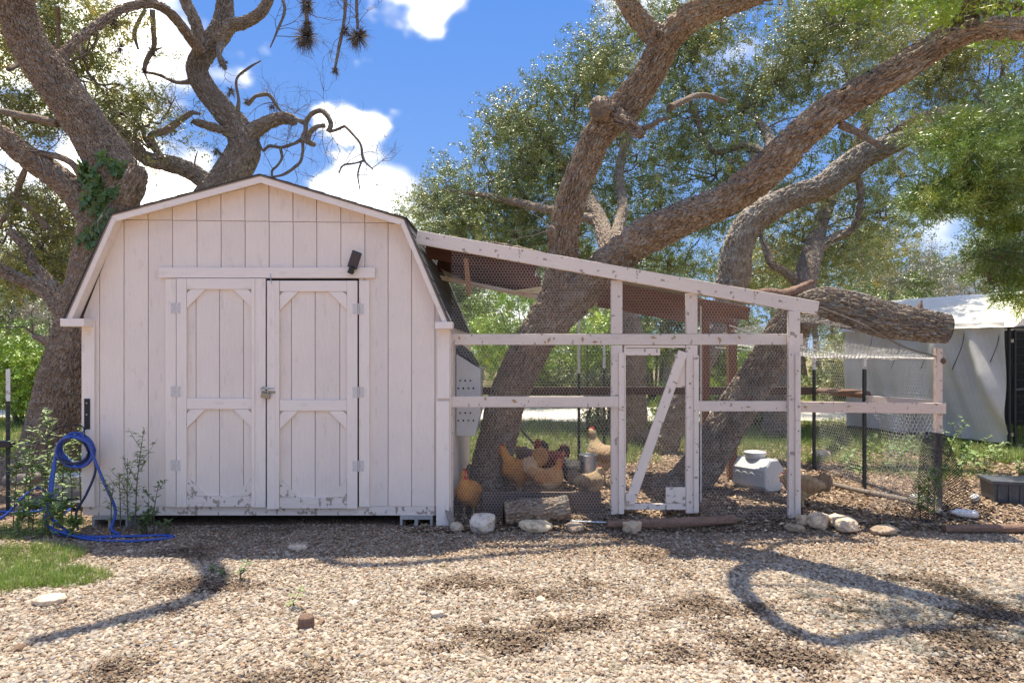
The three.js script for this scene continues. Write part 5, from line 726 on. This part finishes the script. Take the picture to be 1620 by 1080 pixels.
{ // ball moss tufts on the bare limbs
  const mossMat = std({ color: rgb(.145, .115, .08), roughness: 1, side: THREE.DoubleSide }); const R = rng(71);
  const ball = (c, r, n) => { const pos = [], idx = []; for (let i = 0; i < n; i++) { const d = V3(R() - .5, R() - .55, R() - .5).normalize(), s = new THREE.Vector3().crossVectors(d, V3(R(), R(), R())).normalize().multiplyScalar(.0035), l = r * (.55 + .6 * R()), k = pos.length / 3, b = c.clone().addScaledVector(d, r * .12), m = b.clone().addScaledVector(d, l * .6), e = m.clone().addScaledVector(d, l * .4).add(V3((R() - .5) * l * .5, -l * .25, (R() - .5) * l * .5)); for (const [p, q] of [[b, 1], [m, .8]]) pos.push(p.x - s.x * q, p.y - s.y * q, p.z - s.z * q, p.x + s.x * q, p.y + s.y * q, p.z + s.z * q); pos.push(e.x, e.y, e.z); idx.push(k, k + 1, k + 2, k + 2, k + 1, k + 3, k + 2, k + 3, k + 4); } const g = new THREE.BufferGeometry(); g.setAttribute('position', new THREE.Float32BufferAttribute(pos, 3)); g.setIndex(idx); g.computeVertexNormals(); return g; };
  for (const [x, y, d, r, n] of [[486, 8, 8.4, 17, 260], [484, 58, 8.4, 24, 520], [566, 58, 8.4, 22, 460], [545, 48, 8.4, 12, 160], [530, 112, 8.4, 9, 120], [486, 38, 8.4, 12, 160], [240, 82, 9.2, 12, 160], [228, 112, 9.2, 8, 110], [353, 100, 9.3, 10, 130], [343, 240, 9.5, 9, 120], [390, 160, 9.5, 8, 100], [365, 145, 9.5, 11, 120], [430, 168, 9.4, 8, 100], [60, 70, 8.2, 12, 140], [190, 75, 8.3, 10, 110], [180, 35, 8.2, 12, 140], [150, 50, 8, 9, 100]]) mesh('ball_moss', ball(P(x, y, d), r * d / F, n), mossMat, shedOak);
}
// oaks beyond the run
tree('bent_oak', 'grey oak with a bent limb rising behind the run roof', {
  seed: 12, mat: M.barkGrey, step: .02, seg: 90, plates: .02, limbPlates: .015,
  trunk: [[1030, 760, 9.2, 62], [1050, 700, 9.15, 48], [1080, 630, 9.1, 44], [1115, 555, 9.0, 44], [1148, 495, 8.9, 46], [1160, 440, 8.85, 50], [1168, 390, 8.8, 47], [1190, 350, 8.8, 44], [1245, 316, 8.75, 40], [1300, 296, 8.7, 38], [1338, 268, 8.7, 42], [1368, 246, 8.65, 38], [1400, 233, 8.6, 32], [1440, 218, 8.6, 23], [1490, 207, 8.5, 18], [1570, 190, 8.4, 14]],
  limbs: [[[1345, 275, 8.7, 14], [1360, 290, 8.7, 12], [1362, 320, 8.7, 10], [1352, 355, 8.7, 9], [1330, 375, 8.7, 10], [1305, 385, 8.7, 7]], [[1190, 352, 8.8, 20], [1215, 300, 10.2, 16], [1222, 240, 11.4, 18], [1210, 205, 12.2, 14], [1180, 170, 12.6, 10]], [[1222, 250, 11.3, 13], [1180, 230, 12, 10], [1130, 240, 12.3, 9], [1100, 180, 12.6, 8], [1080, 130, 12.8, 6]]],
  blobs: [[1120, 250, 10.8, 120, 120, 1.0, 44], [1230, 330, 10.6, 100, 70, .9, 22], [1180, 100, 11, 140, 110, 1.0, 42], [1330, 130, 10.6, 120, 120, 1.0, 40], [1300, 20, 10.4, 160, 70, 1, 22], [1400, 300, 10.2, 70, 60, .7, 14], [1320, 400, 10.6, 80, 40, .6, 10]], back: 2.0, taper: true, deep: 0, crownOpt: { r: .52, n: 37 }, twigs: 20
});
tree('straight_oak', 'dark straight oak behind the run, its round crown above the shed', {
  seed: 14, mat: M.bark, step: .022, seg: 80, plates: .02, limbPlates: .015,
  trunk: [[1004, 770, 9.9, 56], [1004, 700, 9.9, 42], [1004, 620, 9.9, 38], [1000, 540, 9.9, 38], [985, 470, 10, 36], [965, 400, 10.2, 30], [945, 340, 10.5, 24], [900, 270, 11, 20], [850, 210, 11.3, 14]],
  limbs: [[[965, 400, 10.2, 22], [985, 330, 10.4, 16], [980, 270, 10.6, 14], [1000, 200, 10.8, 12], [1040, 140, 11, 10]], [[950, 350, 10.4, 16], [860, 330, 10.8, 14], [770, 310, 11.2, 10], [700, 300, 11.4, 7]], [[985, 470, 10, 20], [900, 420, 10.6, 14], [800, 390, 11, 10], [730, 380, 11.2, 7]]],
  blobs: [[710, 350, 11.6, 75, 65, .9, 34], [790, 280, 11.6, 110, 95, 1.1, 62], [850, 200, 11.4, 85, 90, 1.0, 40], [780, 390, 11.2, 130, 60, .9, 36], [900, 340, 11.2, 100, 90, 1, 40], [960, 110, 11.2, 75, 100, 1, 32], [1010, 250, 11.2, 80, 110, .9, 34], [1060, 60, 11.4, 110, 80, 1, 30], [960, 440, 11.2, 90, 40, .7, 14], [1060, 400, 11.2, 90, 60, .8, 18]], back: 1.8, taper: true, deep: 1.7, crownOpt: { r: .54, n: 29 }, twigs: 18
});
tree('dark_oak', 'dark trunked oak behind the right end of the run', {
  seed: 16, mat: M.bark, step: .022, seg: 80, plates: .02, limbPlates: .014,
  trunk: [[1222, 735, 11, 60], [1228, 690, 11, 46], [1240, 620, 11, 40], [1258, 540, 11, 38], [1270, 460, 11, 36], [1284, 405, 11, 32], [1300, 350, 11.2, 22], [1330, 280, 11.5, 18], [1370, 200, 11.8, 14], [1400, 120, 12, 10]],
  limbs: [[[1268, 452, 11, 20], [1245, 432, 10.9, 13], [1222, 418, 10.8, 12], [1212, 392, 10.7, 11], [1200, 365, 10.7, 9]], [[1286, 400, 11, 18], [1320, 376, 10.9, 14], [1350, 362, 10.8, 10], [1362, 330, 10.8, 8]], [[1700, 210, 11, 26], [1620, 192, 11, 24], [1560, 182, 11, 22], [1510, 178, 11, 22], [1450, 190, 11, 16], [1400, 215, 11.2, 9]]],
  blobs: [[1440, 90, 12, 120, 90, 1, 34], [1550, 110, 11.6, 110, 90, 1, 34], [1480, 220, 11.8, 110, 60, .9, 24], [1600, 250, 12, 70, 90, .9, 18], [1290, 390, 12, 110, 60, .9, 22], [1420, 10, 12, 150, 60, 1, 18], [1230, 440, 12.2, 80, 40, .8, 12], [1590, 20, 11, 90, 60, 1, 18], [1400, 400, 12.5, 70, 45, .8, 11]], back: 3.0, taper: true, deep: 2.6, crownOpt: { r: .55, n: 36, pal: 'oakWarm' }, twigs: 18
});
// juniper at the right edge
tree('juniper', 'feathery bright green juniper reaching in from the right edge', {
  seed: 18, mat: M.bark, step: .03, seg: 40, plates: .006,
  trunk: [[1790, 800, 7.6, 50], [1790, 600, 7.6, 44], [1780, 400, 7.6, 36], [1770, 200, 7.6, 24], [1760, 60, 7.6, 10]],
  limbs: [[[1785, 420, 7.6, 14], [1700, 380, 7.5, 10], [1600, 340, 7.4, 7], [1510, 300, 7.3, 4], [1455, 290, 7.2, 2]], [[1780, 330, 7.6, 14], [1680, 270, 7.5, 9], [1580, 230, 7.4, 6], [1490, 205, 7.3, 3]], [[1785, 500, 7.6, 12], [1700, 450, 7.5, 8], [1620, 420, 7.4, 5], [1560, 400, 7.3, 3]]],
  blobs: [[1560, 240, 7.3, 80, 60, .5, 26], [1510, 320, 7.3, 70, 40, .4, 17], [1600, 330, 7.4, 60, 70, .5, 22], [1590, 420, 7.4, 50, 30, .4, 9], [1490, 215, 7.2, 40, 25, .3, 6], [1640, 200, 7.4, 60, 60, .5, 10], [1610, 470, 7.4, 30, 16, .3, 4]], crownOpt: { geo: 'juniper', pal: 'juniper', r: .22, n: 15, size: .95, flat: .5 }
});
// a row of lower trees and shrubs further back, each with its own stems
const shrubs = [
  // px, py centre, depth, half width, half height, clumps, palette, label
  [835, 520, 17, 90, 70, 34, 'shrub', 'bright green shrub seen left of the run oak'], [700, 500, 18.5, 60, 90, 26, 'oak', 'olive shrub just behind the shed corner'], [960, 560, 18, 70, 55, 26, 'shrub', 'bright green shrub behind the tall T-post'], [1035, 500, 19, 70, 80, 30, 'dark', 'dark green shrub behind the gate'], [1130, 545, 18.5, 60, 70, 26, 'oak', 'olive shrub behind the stained posts'], [1195, 590, 17.5, 45, 45, 18, 'shrub', 'bright shrub between stained posts and sawn oak'], [1330, 590, 19, 75, 50, 28, 'oak', 'olive shrub behind the low pen'], [1420, 510, 20, 90, 70, 36, 'dark', 'dark shrub behind the sawn log'],
  [38, 590, 12.5, 80, 60, 34, 'shrub', 'bright yellow green shrub left of the big oak'], [20, 480, 16, 70, 70, 28, 'oak', 'olive tree beyond the yellow green shrub'], [105, 470, 19, 70, 90, 30, 'dark', 'dark shrub behind the left oak trunk'], [890, 620, 16.9, 60, 25, 14, 'dark', 'low dark shrub along the far driveway edge'], [1080, 640, 12.6, 26, 40, 10, 'shrub', 'young leafy shrub behind the gate brace'], [955, 640, 11.2, 26, 45, 10, 'oakWarm', 'spindly shrub behind the gate post'], [1215, 640, 12, 30, 45, 12, 'oak', 'leafy shrub below the dark oak'], [1560, 455, 22, 80, 50, 26, 'grey', 'grey leafless thicket behind the shelter'], [1450, 440, 24, 90, 50, 28, 'grey', 'pale grey thicket left of the shelter roof'], [75, 520, 14, 45, 50, 16, 'grey', 'grey twiggy bush beside the left oak'],
];
shrubs.forEach(([x, y, d, rx, ry, n, pal, label], i) => {
  const R = rng(500 + i), s = thing('shrub', label, 'shrub', 'shrubs and low trees beyond the yard'); const cl = clumpsIn([[x, y, d, rx, ry, rx * d / F * .8, n]], R), X = (x - CX) * d / F, g = onGround(X, -d, -.05), top = EYE - (y - ry * .4 - CY) * d / F;
  const stems = []; for (let k = 0; k < 4; k++) { const a = (k - 1.5) * .35; stems.push([[g.clone().add(V3(a * .2, 0, 0)), .045], [V3(X + a * .5, g.y + (top - g.y) * .4, -d), .035], [V3(X + a * rx * d / F * .9, top, -d + (R() - .5)), .012]]); }
  mesh('stem', join(stems.map((q, k) => limbGeo(q, { step: .12, seg: 7, lump: .2, seed: k }))), M.twig, s).userData.kind = 'stuff'; const rg = reach(stems, cl, R, .012); if (rg) mesh('branches', rg, M.twig, s).userData.kind = 'stuff';
  crown(s, cl, R, { geo: pal === 'grey' ? 'fine' : 'shrub', pal, r: .30 * d / 12, n: pal === 'grey' ? 20 : 34, size: d / 12, name: 'foliage' });
});
{ // the wood beyond: one mass of foliage closing the view
  const R = rng(900), w = thing('far_woodland', 'far oak woodland closing the view beyond the driveway', 'woodland'); w.userData.kind = 'stuff'; const cl = [], st = [];
  for (let i = 0; i < 760; i++) { const x = -34 + R() * 68, z = -25 - R() * 12; cl.push(V3(x, .4 + Math.pow(R(), 1.2) * (4.6 + 2.4 * fbm(x * .2, 3, 1, 3)), z)); }
  for (let i = 0; i < 60; i++) { const x = -32 + R() * 64, z = -24 - R() * 8, lean = (R() - .5) * 1.6; st.push(limbGeo([[V3(x, -.1, z), .17], [V3(x + lean * .3, 1.6, z), .13], [V3(x + lean, 4.2, z), .06]], { step: .3, seg: 7, lump: .2, seed: i })); }
  mesh('trunks', join(st), M.barkGrey, w).userData.kind = 'stuff'; crown(w, cl, R, { pal: 'dark', r: 1.0, n: 44, size: 2.1, name: 'foliage' });
}

// ---------------------------------------------------------------- left of the shed: hose, hanger, bucket, tub, weeds
{
  const hz = SZ + .05;
  const hg = thing('hose_hanger', 'black metal hose hanger on the shed corner board', 'hose hanger'); const a = (x, y, z = hz) => V3(SX(x), SY(y), z);
  mesh('back_plate', box(SX(145) - SX(136), SY(630) - SY(678), .006, SX(140.5), SY(654), SZ + .029), M.iron, hg);
  for (const y of [637, 655]) mesh('bolt', new THREE.CylinderGeometry(.006, .006, .006, 10).rotateX(Math.PI / 2).translate(SX(140.5), SY(y), SZ + .034), M.steel, hg);
  mesh('hoop', tube([a(104, 686, hz + .18), a(112, 675, hz + .16), a(130, 669, hz + .1), a(147, 671, hz + .1), a(158, 680, hz + .16), a(161, 686, hz + .18)], .0048, 40, 8), M.iron, hg);
  mesh('arm', tube([a(140, 676, SZ + .03), a(139, 684, hz + .05), a(138, 687, hz + .17)], .005, 14, 8), M.iron, hg);
  const hs = thing('garden_hose', 'blue garden hose coiled on the hanger and trailing on gravel', 'hose'); const R = rng(15);
  const loop = []; for (let k = 0; k < 5 * 22; k++) { const t = k / 22 * Math.PI * 2, n = Math.floor(k / 22), e = (R() - .5) * .006; loop.push(V3(SX(133 + n * 1.3) + Math.cos(t) * (.135 + .012 * Math.sin(n * 2.1)) + e, SY(707 + n * .8) + Math.sin(t) * (.118 + .012 * Math.cos(n * 1.7)) + e, hz + .035 + .022 * n + .03 * Math.sin(t) + .004 * Math.sin(t * 3 + n))); }
  mesh('coil', tube(loop, .0105, 460, 10), M.hose, hs);
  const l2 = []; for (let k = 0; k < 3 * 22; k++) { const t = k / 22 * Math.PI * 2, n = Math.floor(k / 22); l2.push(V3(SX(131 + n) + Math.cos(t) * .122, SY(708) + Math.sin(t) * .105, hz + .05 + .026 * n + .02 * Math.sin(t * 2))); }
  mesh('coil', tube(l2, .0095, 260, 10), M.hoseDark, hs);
  const gz = z => V3(0, 0, 0);
  const gr = (x, z, dy = .013) => onGround(x, z, dy);
  mesh('hanging_loop', tube([a(147, 684, hz + .1), a(160, 700, hz + .12), a(172, 730, hz + .12), a(187, 765, hz + .12), a(203, 800, hz + .14), a(204, 825, hz + .2), gr(-3.12, -5.42), gr(-3.3, -5.36), gr(-3.42, -5.36, .03), a(115, 805, hz + .22), a(108, 770, hz + .16), a(107, 735, hz + .12), a(107, 712, hz + .1), a(112, 695, hz + .1)], .0115, 220, 10), M.hose, hs);
  mesh('hanging_loop', tube([a(104, 715, hz + .08), a(102, 750, hz + .12), a(102, 790, hz + .16), a(108, 815, hz + .22), gr(-3.46, -5.33, .04), gr(-3.2, -5.26), gr(-2.9, -5.24), gr(-2.72, -5.30), gr(-2.66, -5.36), gr(-2.72, -5.40), gr(-3.0, -5.37), gr(-3.3, -5.34), gr(-3.6, -5.42), gr(-3.75, -5.55), gr(-3.85, -5.8, .05), gr(-3.95, -6.1, .06)], .0115, 300, 10), M.hose, hs);
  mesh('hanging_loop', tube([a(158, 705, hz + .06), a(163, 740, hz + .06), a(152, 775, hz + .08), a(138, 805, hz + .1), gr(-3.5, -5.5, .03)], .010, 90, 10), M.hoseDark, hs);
  const h2 = mesh('loose_hose', tube([gr(-4.45, -5.55, .02), gr(-4.35, -5.6, .02), V3(-4.25, .1, -5.75), V3(-4.18, .2, -5.8), V3(-4.12, .28, -5.9), V3(-4.1, .22, -6.0), gr(-4.2, -6.1, .05), gr(-4.6, -6.1, .03)], .0115, 120, 10), M.hose); tag(h2, 'loose blue hose end lying in the weeds by the T-post', 'hose');
  const bk = thing('bucket', 'grey ribbed plastic bucket beside the left shed corner', 'bucket'), d = 6.5, c = P(108, 785, d), s = d / F; c.y = P(108, 785, d).y;
  mesh('pail', new THREE.LatheGeometry([[0, 0], [21, 0], [22, 1], [24, 18], [25, 18.3], [25, 20], [24.4, 20.3], [24.8, 25], [26, 25.3], [26, 27.5], [25.2, 27.6], [25.6, 32], [26.6, 32.2], [26.6, 34], [25, 34], [22.5, 3], [0, 2.5]].map(([r, y]) => new THREE.Vector2(r * s, y * s)), 44).translate(c.x, c.y, c.z), M.bucket, bk);
  mesh('bail', tube([V3(c.x - 26 * s, c.y + 30 * s, c.z), V3(c.x - 14 * s, c.y + 22 * s, c.z + 26 * s), V3(c.x + 14 * s, c.y + 22 * s, c.z + 26 * s), V3(c.x + 26 * s, c.y + 30 * s, c.z)], .003, 24, 6), M.steel, bk);
  const tb = thing('storage_tub', 'dark plastic tub under the grey bucket', 'tub'), ty = c.y - .006, g0 = gy(c.x, c.z) - .005;
  const frus = (w0, w1, dd0, dd1, y0, y1) => { const g = new THREE.BoxGeometry(1, 1, 1), p = g.attributes.position; for (let i = 0; i < p.count; i++) { const t = p.getY(i) > 0; p.setXYZ(i, p.getX(i) * (t ? w1 : w0), t ? y1 : y0, p.getZ(i) * (t ? dd1 : dd0)); } g.computeVertexNormals(); return metreUV(g); };
  mesh('tub_body', frus(.46, .52, .34, .40, g0, ty - .03).translate(c.x - .02, 0, c.z), M.boxPlastic, tb); mesh('tub_lid', box(.58, .03, .45, c.x - .02, ty - .0165, c.z), M.boxPlastic, tb);
  // lidded box at the far right
  const bx = thing('plastic_box', 'dark grey lidded plastic box at the right edge', 'box'), q = P(1600, 806, 6.15), bw = .42, bh = .2; bx.position.set(q.x + .02, gy(q.x, q.z), q.z); bx.rotation.y = -.25;
  mesh('box_body', frus(bw * .94, bw, .28, .3, 0, bh - .02), M.boxPlastic, bx); mesh('box_lid', box(bw + .03, .028, .34, 0, bh - .005, 0), M.boxPlastic, bx); for (let k = -2; k <= 2; k++) mesh('box_rib', box(.018, bh * .72, .014, k * .085, bh * .5, .149), M.boxPlastic, bx);
  const gp = thing('stump_peg', 'short tan wooden stub standing in the gravel', 'stub'), [ex, ez] = GP(484, 992); mesh('stub', new THREE.LatheGeometry([[0, 0], [.047, 0], [.043, .02], [.041, .058], [.036, .066], [0, .067]].map(p => new THREE.Vector2(...p)), 24).translate(ex, gy(ex, ez) - .004, ez), M.redWood, gp);
  const ho = mesh('hoe_handle', beam(P(15, 735, 6.6), P(52, 752, 6.2), .02, .02), M.redWood); tag(ho, 'red brown tool handle lying behind the left T-post', 'handle'); 
  const pp = mesh('pale_log', limbGeo([[P(8, 752, 7.0).setY(.14), .05], [P(40, 750, 7.0).setY(.15), .055], [P(62, 748, 7.1).setY(.15), .05]], { step: .02, seg: 16, lump: .12 }), M.greyWood); tag(pp, 'pale log end lying behind the left T-post', 'log');
  const br = mesh('black_bracket', new RoundedBoxGeometry(.14, .06, .07, 2, .012).translate(P(8, 702, 6.15).x, P(8, 702, 6.15).y, -6.15), M.black); tag(br, 'black insulator box fixed to the left T-post', 'bracket');
  const pv = [[1530, 806, 5.7, 60, .07], [1530, 780, 6.15, 46, .06], [1430, 783, 6.2, 22, .08]]; pv.forEach(([x, y, d, w, h], i) => { const X = (x - CX) * d / F, m = mesh('bottle', new THREE.LatheGeometry([[0, 0], [.032, 0], [.034, .02], [.034, .16], [.016, .19], [.016, .215], [0, .216]].map(p => new THREE.Vector2(...p)), 20), M.postWhite); m.rotation.z = Math.PI / 2 - .1; m.rotation.y = i * .9; m.position.set(X + .08, gy(X, -d) + .036, -d); tag(m, ['dusty white bottle lying in front of the netting', 'pale bottle lying behind the slumped netting', 'whitish bottle lying inside the low pen'][i], 'bottle'); });
}
{ // weeds and seedlings
  const weedMat = new THREE.MeshPhysicalMaterial({ color: rgb(.18, .28, .04), roughness: .6, transmission: .3, thickness: 0, side: THREE.DoubleSide }), weedDark = new THREE.MeshPhysicalMaterial({ color: rgb(.10, .16, .035), roughness: .6, transmission: .25, thickness: 0, side: THREE.DoubleSide });
  const weed = (base, h, R, leafL, n, lean) => {
    const stems = [], pos = [], idx = []; const main = [base.clone(), base.clone().add(V3(lean * h * .4, h * .5, (R() - .5) * .05)), base.clone().add(V3(lean * h, h, (R() - .5) * .08))], c = curve(main); stems.push(limbGeo([[main[0], .005], [main[1], .004], [main[2], .0015]], { step: .04, seg: 6, lump: .05 }));
    const tips = []; for (let k = 0; k < Math.round(h * 9); k++) { const t = .35 + .6 * R(), b = c.getPoint(t), e = b.clone().add(V3((R() - .5) * .3, .10 + .1 * R(), (R() - .3) * .14).multiplyScalar(.5 + h * .6)); stems.push(limbGeo([[b, .0025], [b.clone().lerp(e, .5).add(V3(0, -.01, 0)), .002], [e, .001]], { step: .03, seg: 5, lump: 0 })); tips.push([b, e]); }
    for (let i = 0; i < n; i++) { let p; if (R() < .6 && tips.length) { const [b, e] = tips[Math.floor(R() * tips.length)]; p = b.clone().lerp(e, R()); } else p = c.getPoint(.2 + .8 * R()); const a = R() * 6.28, e = (R() - .3), dir = V3(Math.cos(a) * Math.cos(e), Math.sin(e), Math.sin(a) * Math.cos(e)), side = new THREE.Vector3().crossVectors(dir, V3(0, 1, .2)).normalize(), l = leafL * (.6 + .7 * R()), w = l * .42, k = pos.length / 3; const q = (f, s, u) => { pos.push(p.x + dir.x * f * l + side.x * s * w, p.y + dir.y * f * l + side.y * s * w + u * w, p.z + dir.z * f * l + side.z * s * w); }; q(0, 0, 0); q(.4, .5, .12); q(.5, 0, -.04); q(.4, -.5, .12); q(1, 0, -.1); idx.push(k, k + 1, k + 2, k, k + 2, k + 3, k + 1, k + 4, k + 2, k + 2, k + 4, k + 3); }
    const g = new THREE.BufferGeometry(); g.setAttribute('position', new THREE.Float32BufferAttribute(pos, 3)); g.setIndex(idx); g.computeVertexNormals(); return [join(stems.map(s => { s.deleteAttribute('uv'); return s; })), g];
  };
  const put = (list, label, mat, leafL, seed) => { const R = rng(seed), w = thing('weed', label, 'weed', 'weeds about the yard'), st = [], lv = []; for (const [b, h, n, lean = 0] of list) { const [s, l] = weed(b, h, R, leafL, n, lean); st.push(s); lv.push(l); } mesh('stems', join(st), M.twig, w).userData.kind = 'stuff'; mesh('leaves', join(lv), mat, w).userData.kind = 'stuff'; };
  const S = (x, d) => onGround((x - CX) * d / F, -d, -.01);
  put([[S(213, 5.52), .86, 130, .06], [S(203, 5.5), .62, 70, -.03]], 'tall seedling against the shed wall right of the hose', weedMat, .05, 1); put([[S(176, 5.48), .45, 40, .02], [S(190, 5.5), .5, 46, -.05]], 'thin seedling rising through the hanging hose loop', weedMat, .045, 2); put([[S(243, 5.5), .42, 70, .05], [S(232, 5.48), .26, 50, 0]], 'short seedling at the left door jamb', weedDark, .045, 3);
  put([[S(262, 5.46), .12, 40, .1], [S(228, 5.42), .14, 50, 0], [S(222, 5.44), .12, 40, .2]], 'low dark weed under the shed rim', weedDark, .05, 4);
  put([[S(20, 5.75), .55, 120, .1], [S(45, 5.7), .62, 130, .05], [S(66, 5.65), .5, 110, .1], [S(84, 5.6), .36, 90, .05], [S(35, 6.0), .8, 120, .08]], 'bushy bright weeds around the left T-post', weedMat, .055, 5); put([[S(98, 6.0), .75, 120, .02], [S(112, 5.9), .6, 100, -.05], [S(128, 5.95), .8, 110, -.04], [S(75, 6.1), .9, 130, .03]], 'leafy young shoots between the oak trunk and the bucket', weedMat, .06, 13); put([[S(70, 5.4), .3, 110, .1], [S(95, 5.38), .26, 110, 0], [S(115, 5.35), .2, 90, 0], [S(50, 5.5), .26, 100, 0], [S(30, 5.4), .22, 90, 0]], 'low leafy weeds in front of the blue hose', weedMat, .06, 6);
  put([[S(1470, 5.62), .38, 130, .05], [S(1480, 5.6), .46, 120, .02], [S(1458, 5.66), .3, 90, -.1]], 'leafy weed growing through the slumped netting', weedMat, .045, 7); put([[S(1500, 8.6), .5, 60, .5], [S(1488, 8.5), .3, 80, .1], [S(1520, 8.6), .22, 90, 0]], 'flowering weed before the tarp shelter', weedMat, .06, 8);
  put([[S(378, 4.35), .10, 16, .1]], 'small dark seedling in the gravel before the doors', weedDark, .05, 9); put([[S(464, 3.9), .06, 14, 0]], 'tiny bright seedling beside the wooden stub', weedMat, .045, 10);
  put([[S(355, 4.45), .05, 12, 0], [S(336, 4.5), .05, 10, 0]], 'low dark seedling left of the small dark seedling', weedDark, .05, 11);
  const cover = []; const R = rng(99); for (let i = 0; i < 60; i++) { const d = 7.4 + R() * 2.6, x = 1330 + R() * 290; cover.push([S(x, d), .06 + .08 * R(), 16]); } put(cover, 'low green ground cover between the pen and the shelter', weedMat, .07, 12);
}
// ---------------------------------------------------------------- tarp shelter at the right
{
  const sh = thing('tarp_shelter', 'grey tarp shelter on a black pipe frame at the right', 'shelter');
  const c0 = onGround((1597 - CX) * 9.4 / F, -9.4), along = V3(-.93, 0, -1.88).normalize(), across = V3(1.88, 0, -.93).normalize(), L = 2.5, W = 3.0, eave = 1.80, rise = .55;
  const pt = (u, v, y) => c0.clone().addScaledVector(along, u).addScaledVector(across, v).setY(y), gY = c0.y;
  const sheet = (nu, nv, f, m, name) => { const pos = [], uv = [], idx = []; for (let i = 0; i <= nu; i++) for (let j = 0; j <= nv; j++) { const [p, a, b] = f(i / nu, j / nv); pos.push(p.x, p.y, p.z); uv.push(a, b); } for (let i = 0; i < nu; i++) for (let j = 0; j < nv; j++) { const a = i * (nv + 1) + j, b = a + nv + 1; idx.push(a, b, a + 1, b, b + 1, a + 1); } const g = new THREE.BufferGeometry(); g.setAttribute('position', new THREE.Float32BufferAttribute(pos, 3)); g.setAttribute('uv', new THREE.Float32BufferAttribute(uv, 2)); g.setIndex(idx); g.computeVertexNormals(); return mesh(name, g, m, sh); };
  // hung wall with sag folds running down from the ties
  const fold = (u, y) => { const x = u * L, t = 1 - y; let z = .05 * Math.sin(x * 5.2 + y * 2.2) * (.35 + .65 * t) + .028 * Math.sin(x * 12 - y * 6 + 1) ; for (const [cx, s, dir] of [[.22, .10, 1.1], [.62, .09, .9], [1.05, .07, -.6], [1.6, .07, .8]]) { const w = x - cx - (y - .5) * dir * .55; z += s * Math.exp(-w * w * 60) * Math.sin(clamp(t * 3.4, 0, Math.PI)) - s * .7 * Math.exp(-(w - .12) * (w - .12) * 70) * t; } return 1.5 * z + .03 * fbm(x * 4, y * 4, 2, 3); };
  sheet(130, 100, (a, b) => { const p = pt(a * L, -.03, gY + .10 + b * (eave - .13)); p.addScaledVector(across, -fold(a, b)); return [p, a * L, b * 1.6]; }, M.tarp, 'tarp_wall');
  const roofAt = v => { const q = v / W; return eave + .03 + rise * (1 - Math.pow(Math.abs(q - .5) * 2, 1.7)); };
  sheet(50, 60, (a, b) => { const v = -.12 + b * (W + .24), p = pt(-.12 + a * (L + .24), v, roofAt(clamp(v, 0, W)) - .05 * Math.max(0, Math.abs(b - .5) - .46) * 25 - .035 * Math.sin(a * Math.PI * 3) ** 2 * Math.sin(b * Math.PI * 2) ** 2 + .012 * fbm(a * 9, b * 9, 3, 3)); return [p, a * L, b * W]; }, M.tarpRoof, 'tarp_roof');
  sheet(20, 30, (a, b) => { const v = b * W, y0 = eave - .02, y1 = roofAt(v) - .01; return [pt(-.02, v, lerp(y0 + .12 * Math.sin(b * Math.PI) , y1, a)), v, a]; }, M.tarpRoof, 'gable_tarp');
  const pipe = (a, b, r = .021) => mesh('frame_pipe', tube([a, a.clone().lerp(b, .5), b], r, 6, 10), M.iron, sh);
  for (const [u, v] of [[0, 0], [L, 0], [0, W], [L, W]]) pipe(pt(u, v, gY), pt(u, v, eave)); pipe(pt(-.05, 0, eave), pt(L + .05, 0, eave)); pipe(pt(0, -.03, eave - .01), pt(0, W, eave)); pipe(pt(L, 0, eave), pt(L, W, eave)); pipe(pt(0, -.02, gY + .08), pt(L, -.02, gY + .08), .02); pipe(pt(0, W, eave), pt(L, W, eave));
  for (const u of [.08, .55, 1.02, 1.5, 2.0]) mesh('tie_cord', tube([pt(u, -.05, eave + .03), pt(u + .03, -.075, eave - .25), pt(u + .16, -.10, eave - .62)], .005, 16, 6), M.iron, sh);
  // black kennel gate across the front
  const kg = new THREE.Group(); kg.name = 'kennel_panel'; sh.add(kg); const k0 = .08, k1 = 2.6, y0 = gY + .06, y1 = eave - .06;
  for (const [a, b] of [[pt(-.03, k0, y0), pt(-.03, k0, y1)], [pt(-.03, k1, y0), pt(-.03, k1, y1)], [pt(-.03, k0, y0), pt(-.03, k1, y0)], [pt(-.03, k0, y1), pt(-.03, k1, y1)], [pt(-.03, k0, (y0 + y1) / 2 - .02), pt(-.03, k1, (y0 + y1) / 2 - .02)]]) mesh('panel_pipe', tube([a, a.clone().lerp(b, .5), b], .017, 6, 8), M.iron, kg);
  const wires = []; for (let i = 1; i < 50; i++) { const v = lerp(k0, k1, i / 50); wires.push(tube([pt(-.03, v, y0), pt(-.03, v, (y0 + y1) / 2), pt(-.03, v, y1)], .0028, 2, 4)); } for (let j = 1; j < 14; j++) { const y = lerp(y0, y1, j / 14); wires.push(tube([pt(-.03, k0, y), pt(-.03, (k0 + k1) / 2, y), pt(-.03, k1, y)], .0028, 2, 4)); } mesh('panel_wire', join(wires), M.iron, kg).userData.kind = 'stuff';
  for (const y of [gY + .22, eave - .2]) mesh('pipe_clamp', new THREE.CylinderGeometry(.03, .03, .045, 14).translate(pt(-.01, .03, 0).x, y, pt(-.01, .03, 0).z), M.brass, sh);
  sheet(2, 2, (a, b) => [pt(L - .02, b * W, lerp(gY + .05, eave, a)), b * W, a], M.boxPlastic, 'back_tarp'); sheet(2, 2, (a, b) => [pt(a * L, W - .02, lerp(gY + .05, eave, b)), a * L, b], M.boxPlastic, 'far_tarp');
}

renderer.render(scene, camera);
